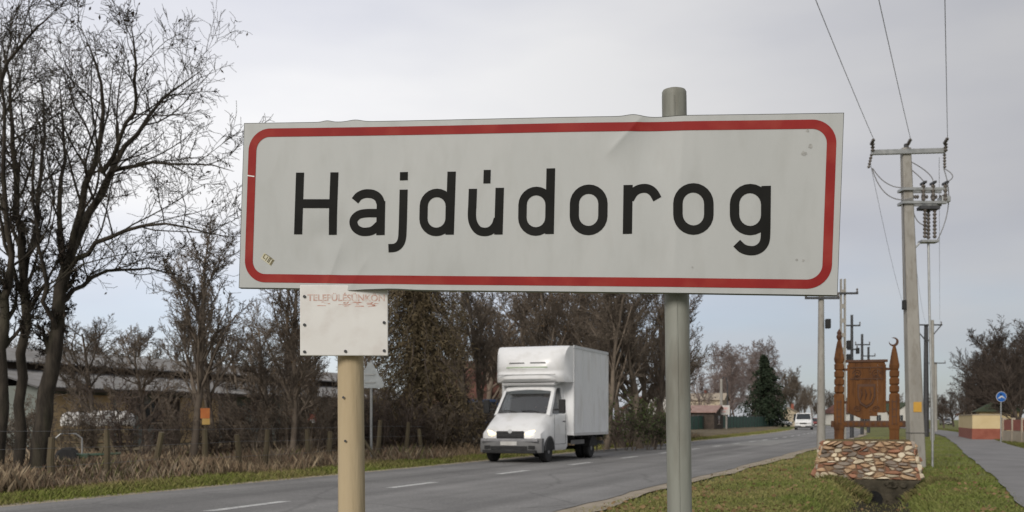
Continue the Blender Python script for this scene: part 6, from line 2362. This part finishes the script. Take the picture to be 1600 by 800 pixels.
house((at(1528, 655, 150).x, 150, 0), R(-25), 5.0, 7.0, 2.0, 3.2, M['house_cream'], M['tile_roof'], 'small house beyond the yellow wall by the cycle path', wins=((0, 1.3, 1.1, 1.1),))

# green fence with separate panels
gf_ = empty('green_fence', (at(1085, 655, 122).x, 122, 0), 0)
M['fence_green'] = mat('green_fence_paint', (0.018, 0.075, 0.055), (0.03, 0.10, 0.075), scale=1.5, rough=0.6)
ga = Vector((at(1076, 655, 118).x, 118, 0))
gb = Vector((at(1222, 655, 186).x, 186, 0))
gf_.location = ga
d = gb - ga
gf_.rotation_euler = (0, 0, math.atan2(d.y, d.x))
npn = 30
for k in range(npn):
    x = (k + 0.5) * d.length / npn
    MB().box((x, 0, 0.85 + 0.04 * (k % 3)), (d.length / npn - 0.25, 0.06, 1.6)).build('fence_panel', M['fence_green'], gf_)
    MB().box((x - d.length / npn / 2, 0, 0.9), (0.12, 0.12, 1.9)).build('fence_post', M['dark_steel'], gf_)
tag(gf_, 'long dark green fence along the far left side of the road', 'fence')
gg = empty('green_fence', (at(1012, 655, 80).x, 80, 0), ROAD_YAW)
for k in range(6):
    MB().box((1.0 * k, 0, 0.75), (0.9, 0.05, 1.4)).build('fence_panel', M['fence_green'], gg)
    MB().box((1.0 * k - 0.5, 0, 0.8), (0.08, 0.08, 1.6)).build('fence_post', M['dark_steel'], gg)
tag(gg, 'short green fence in front of the white gabled house', 'fence')

# red-and-white information board and lamp posts beyond
ib = empty('information_board', (at(1128, 655, 128).x, 128, 0), 0)
M['pink_print'] = mat('faded_pink_print', (0.56, 0.30, 0.28), (0.70, 0.60, 0.57), scale=3.5, rough=0.6, detail=2)
for s in (-1, 1):
    MB().box((s * 0.55, 0.05, 0.85), (0.22, 0.12, 1.75)).build('board_post', M['concrete'], ib)
MB().box((0, -0.04, CAMH + 1.15), (1.95, 0.06, 1.2)).build('board', M['dim_white'], ib)
MB().box((0, -0.075, CAMH + 1.35), (1.55, 0.012, 0.32)).build('print_band', M['pink_print'], ib)
MB().box((-0.1, -0.075, CAMH + 0.95), (1.2, 0.012, 0.18)).build('print_band', M['pink_print'], ib)
tag(ib, 'white information board with faded red print in front of the green fence', 'sign board')
lp = empty('street_lamp', (at(1127, 655, 134).x, 134, 0), 0)
hl_ = CAMH + (655 - 592) / 1600 * 134
MB().tube([(0, 0, 0), (0, 0, hl_)], [0.22, 0.16], 10).build('post', M['concrete'], lp, smooth=50)
MB().tube([(0, 0, hl_ - 0.3), (0.3, 0, hl_ + 0.25), (0.65, 0, hl_ + 0.1), (0.8, 0, hl_ - 0.8), (0.8, 0, 0)], 0.09, 8).build('bent_pipe', M['dark_steel'], lp, smooth=50)
tag(lp, 'pale concrete lamp post with a bent pipe behind the information board', 'lamp post')
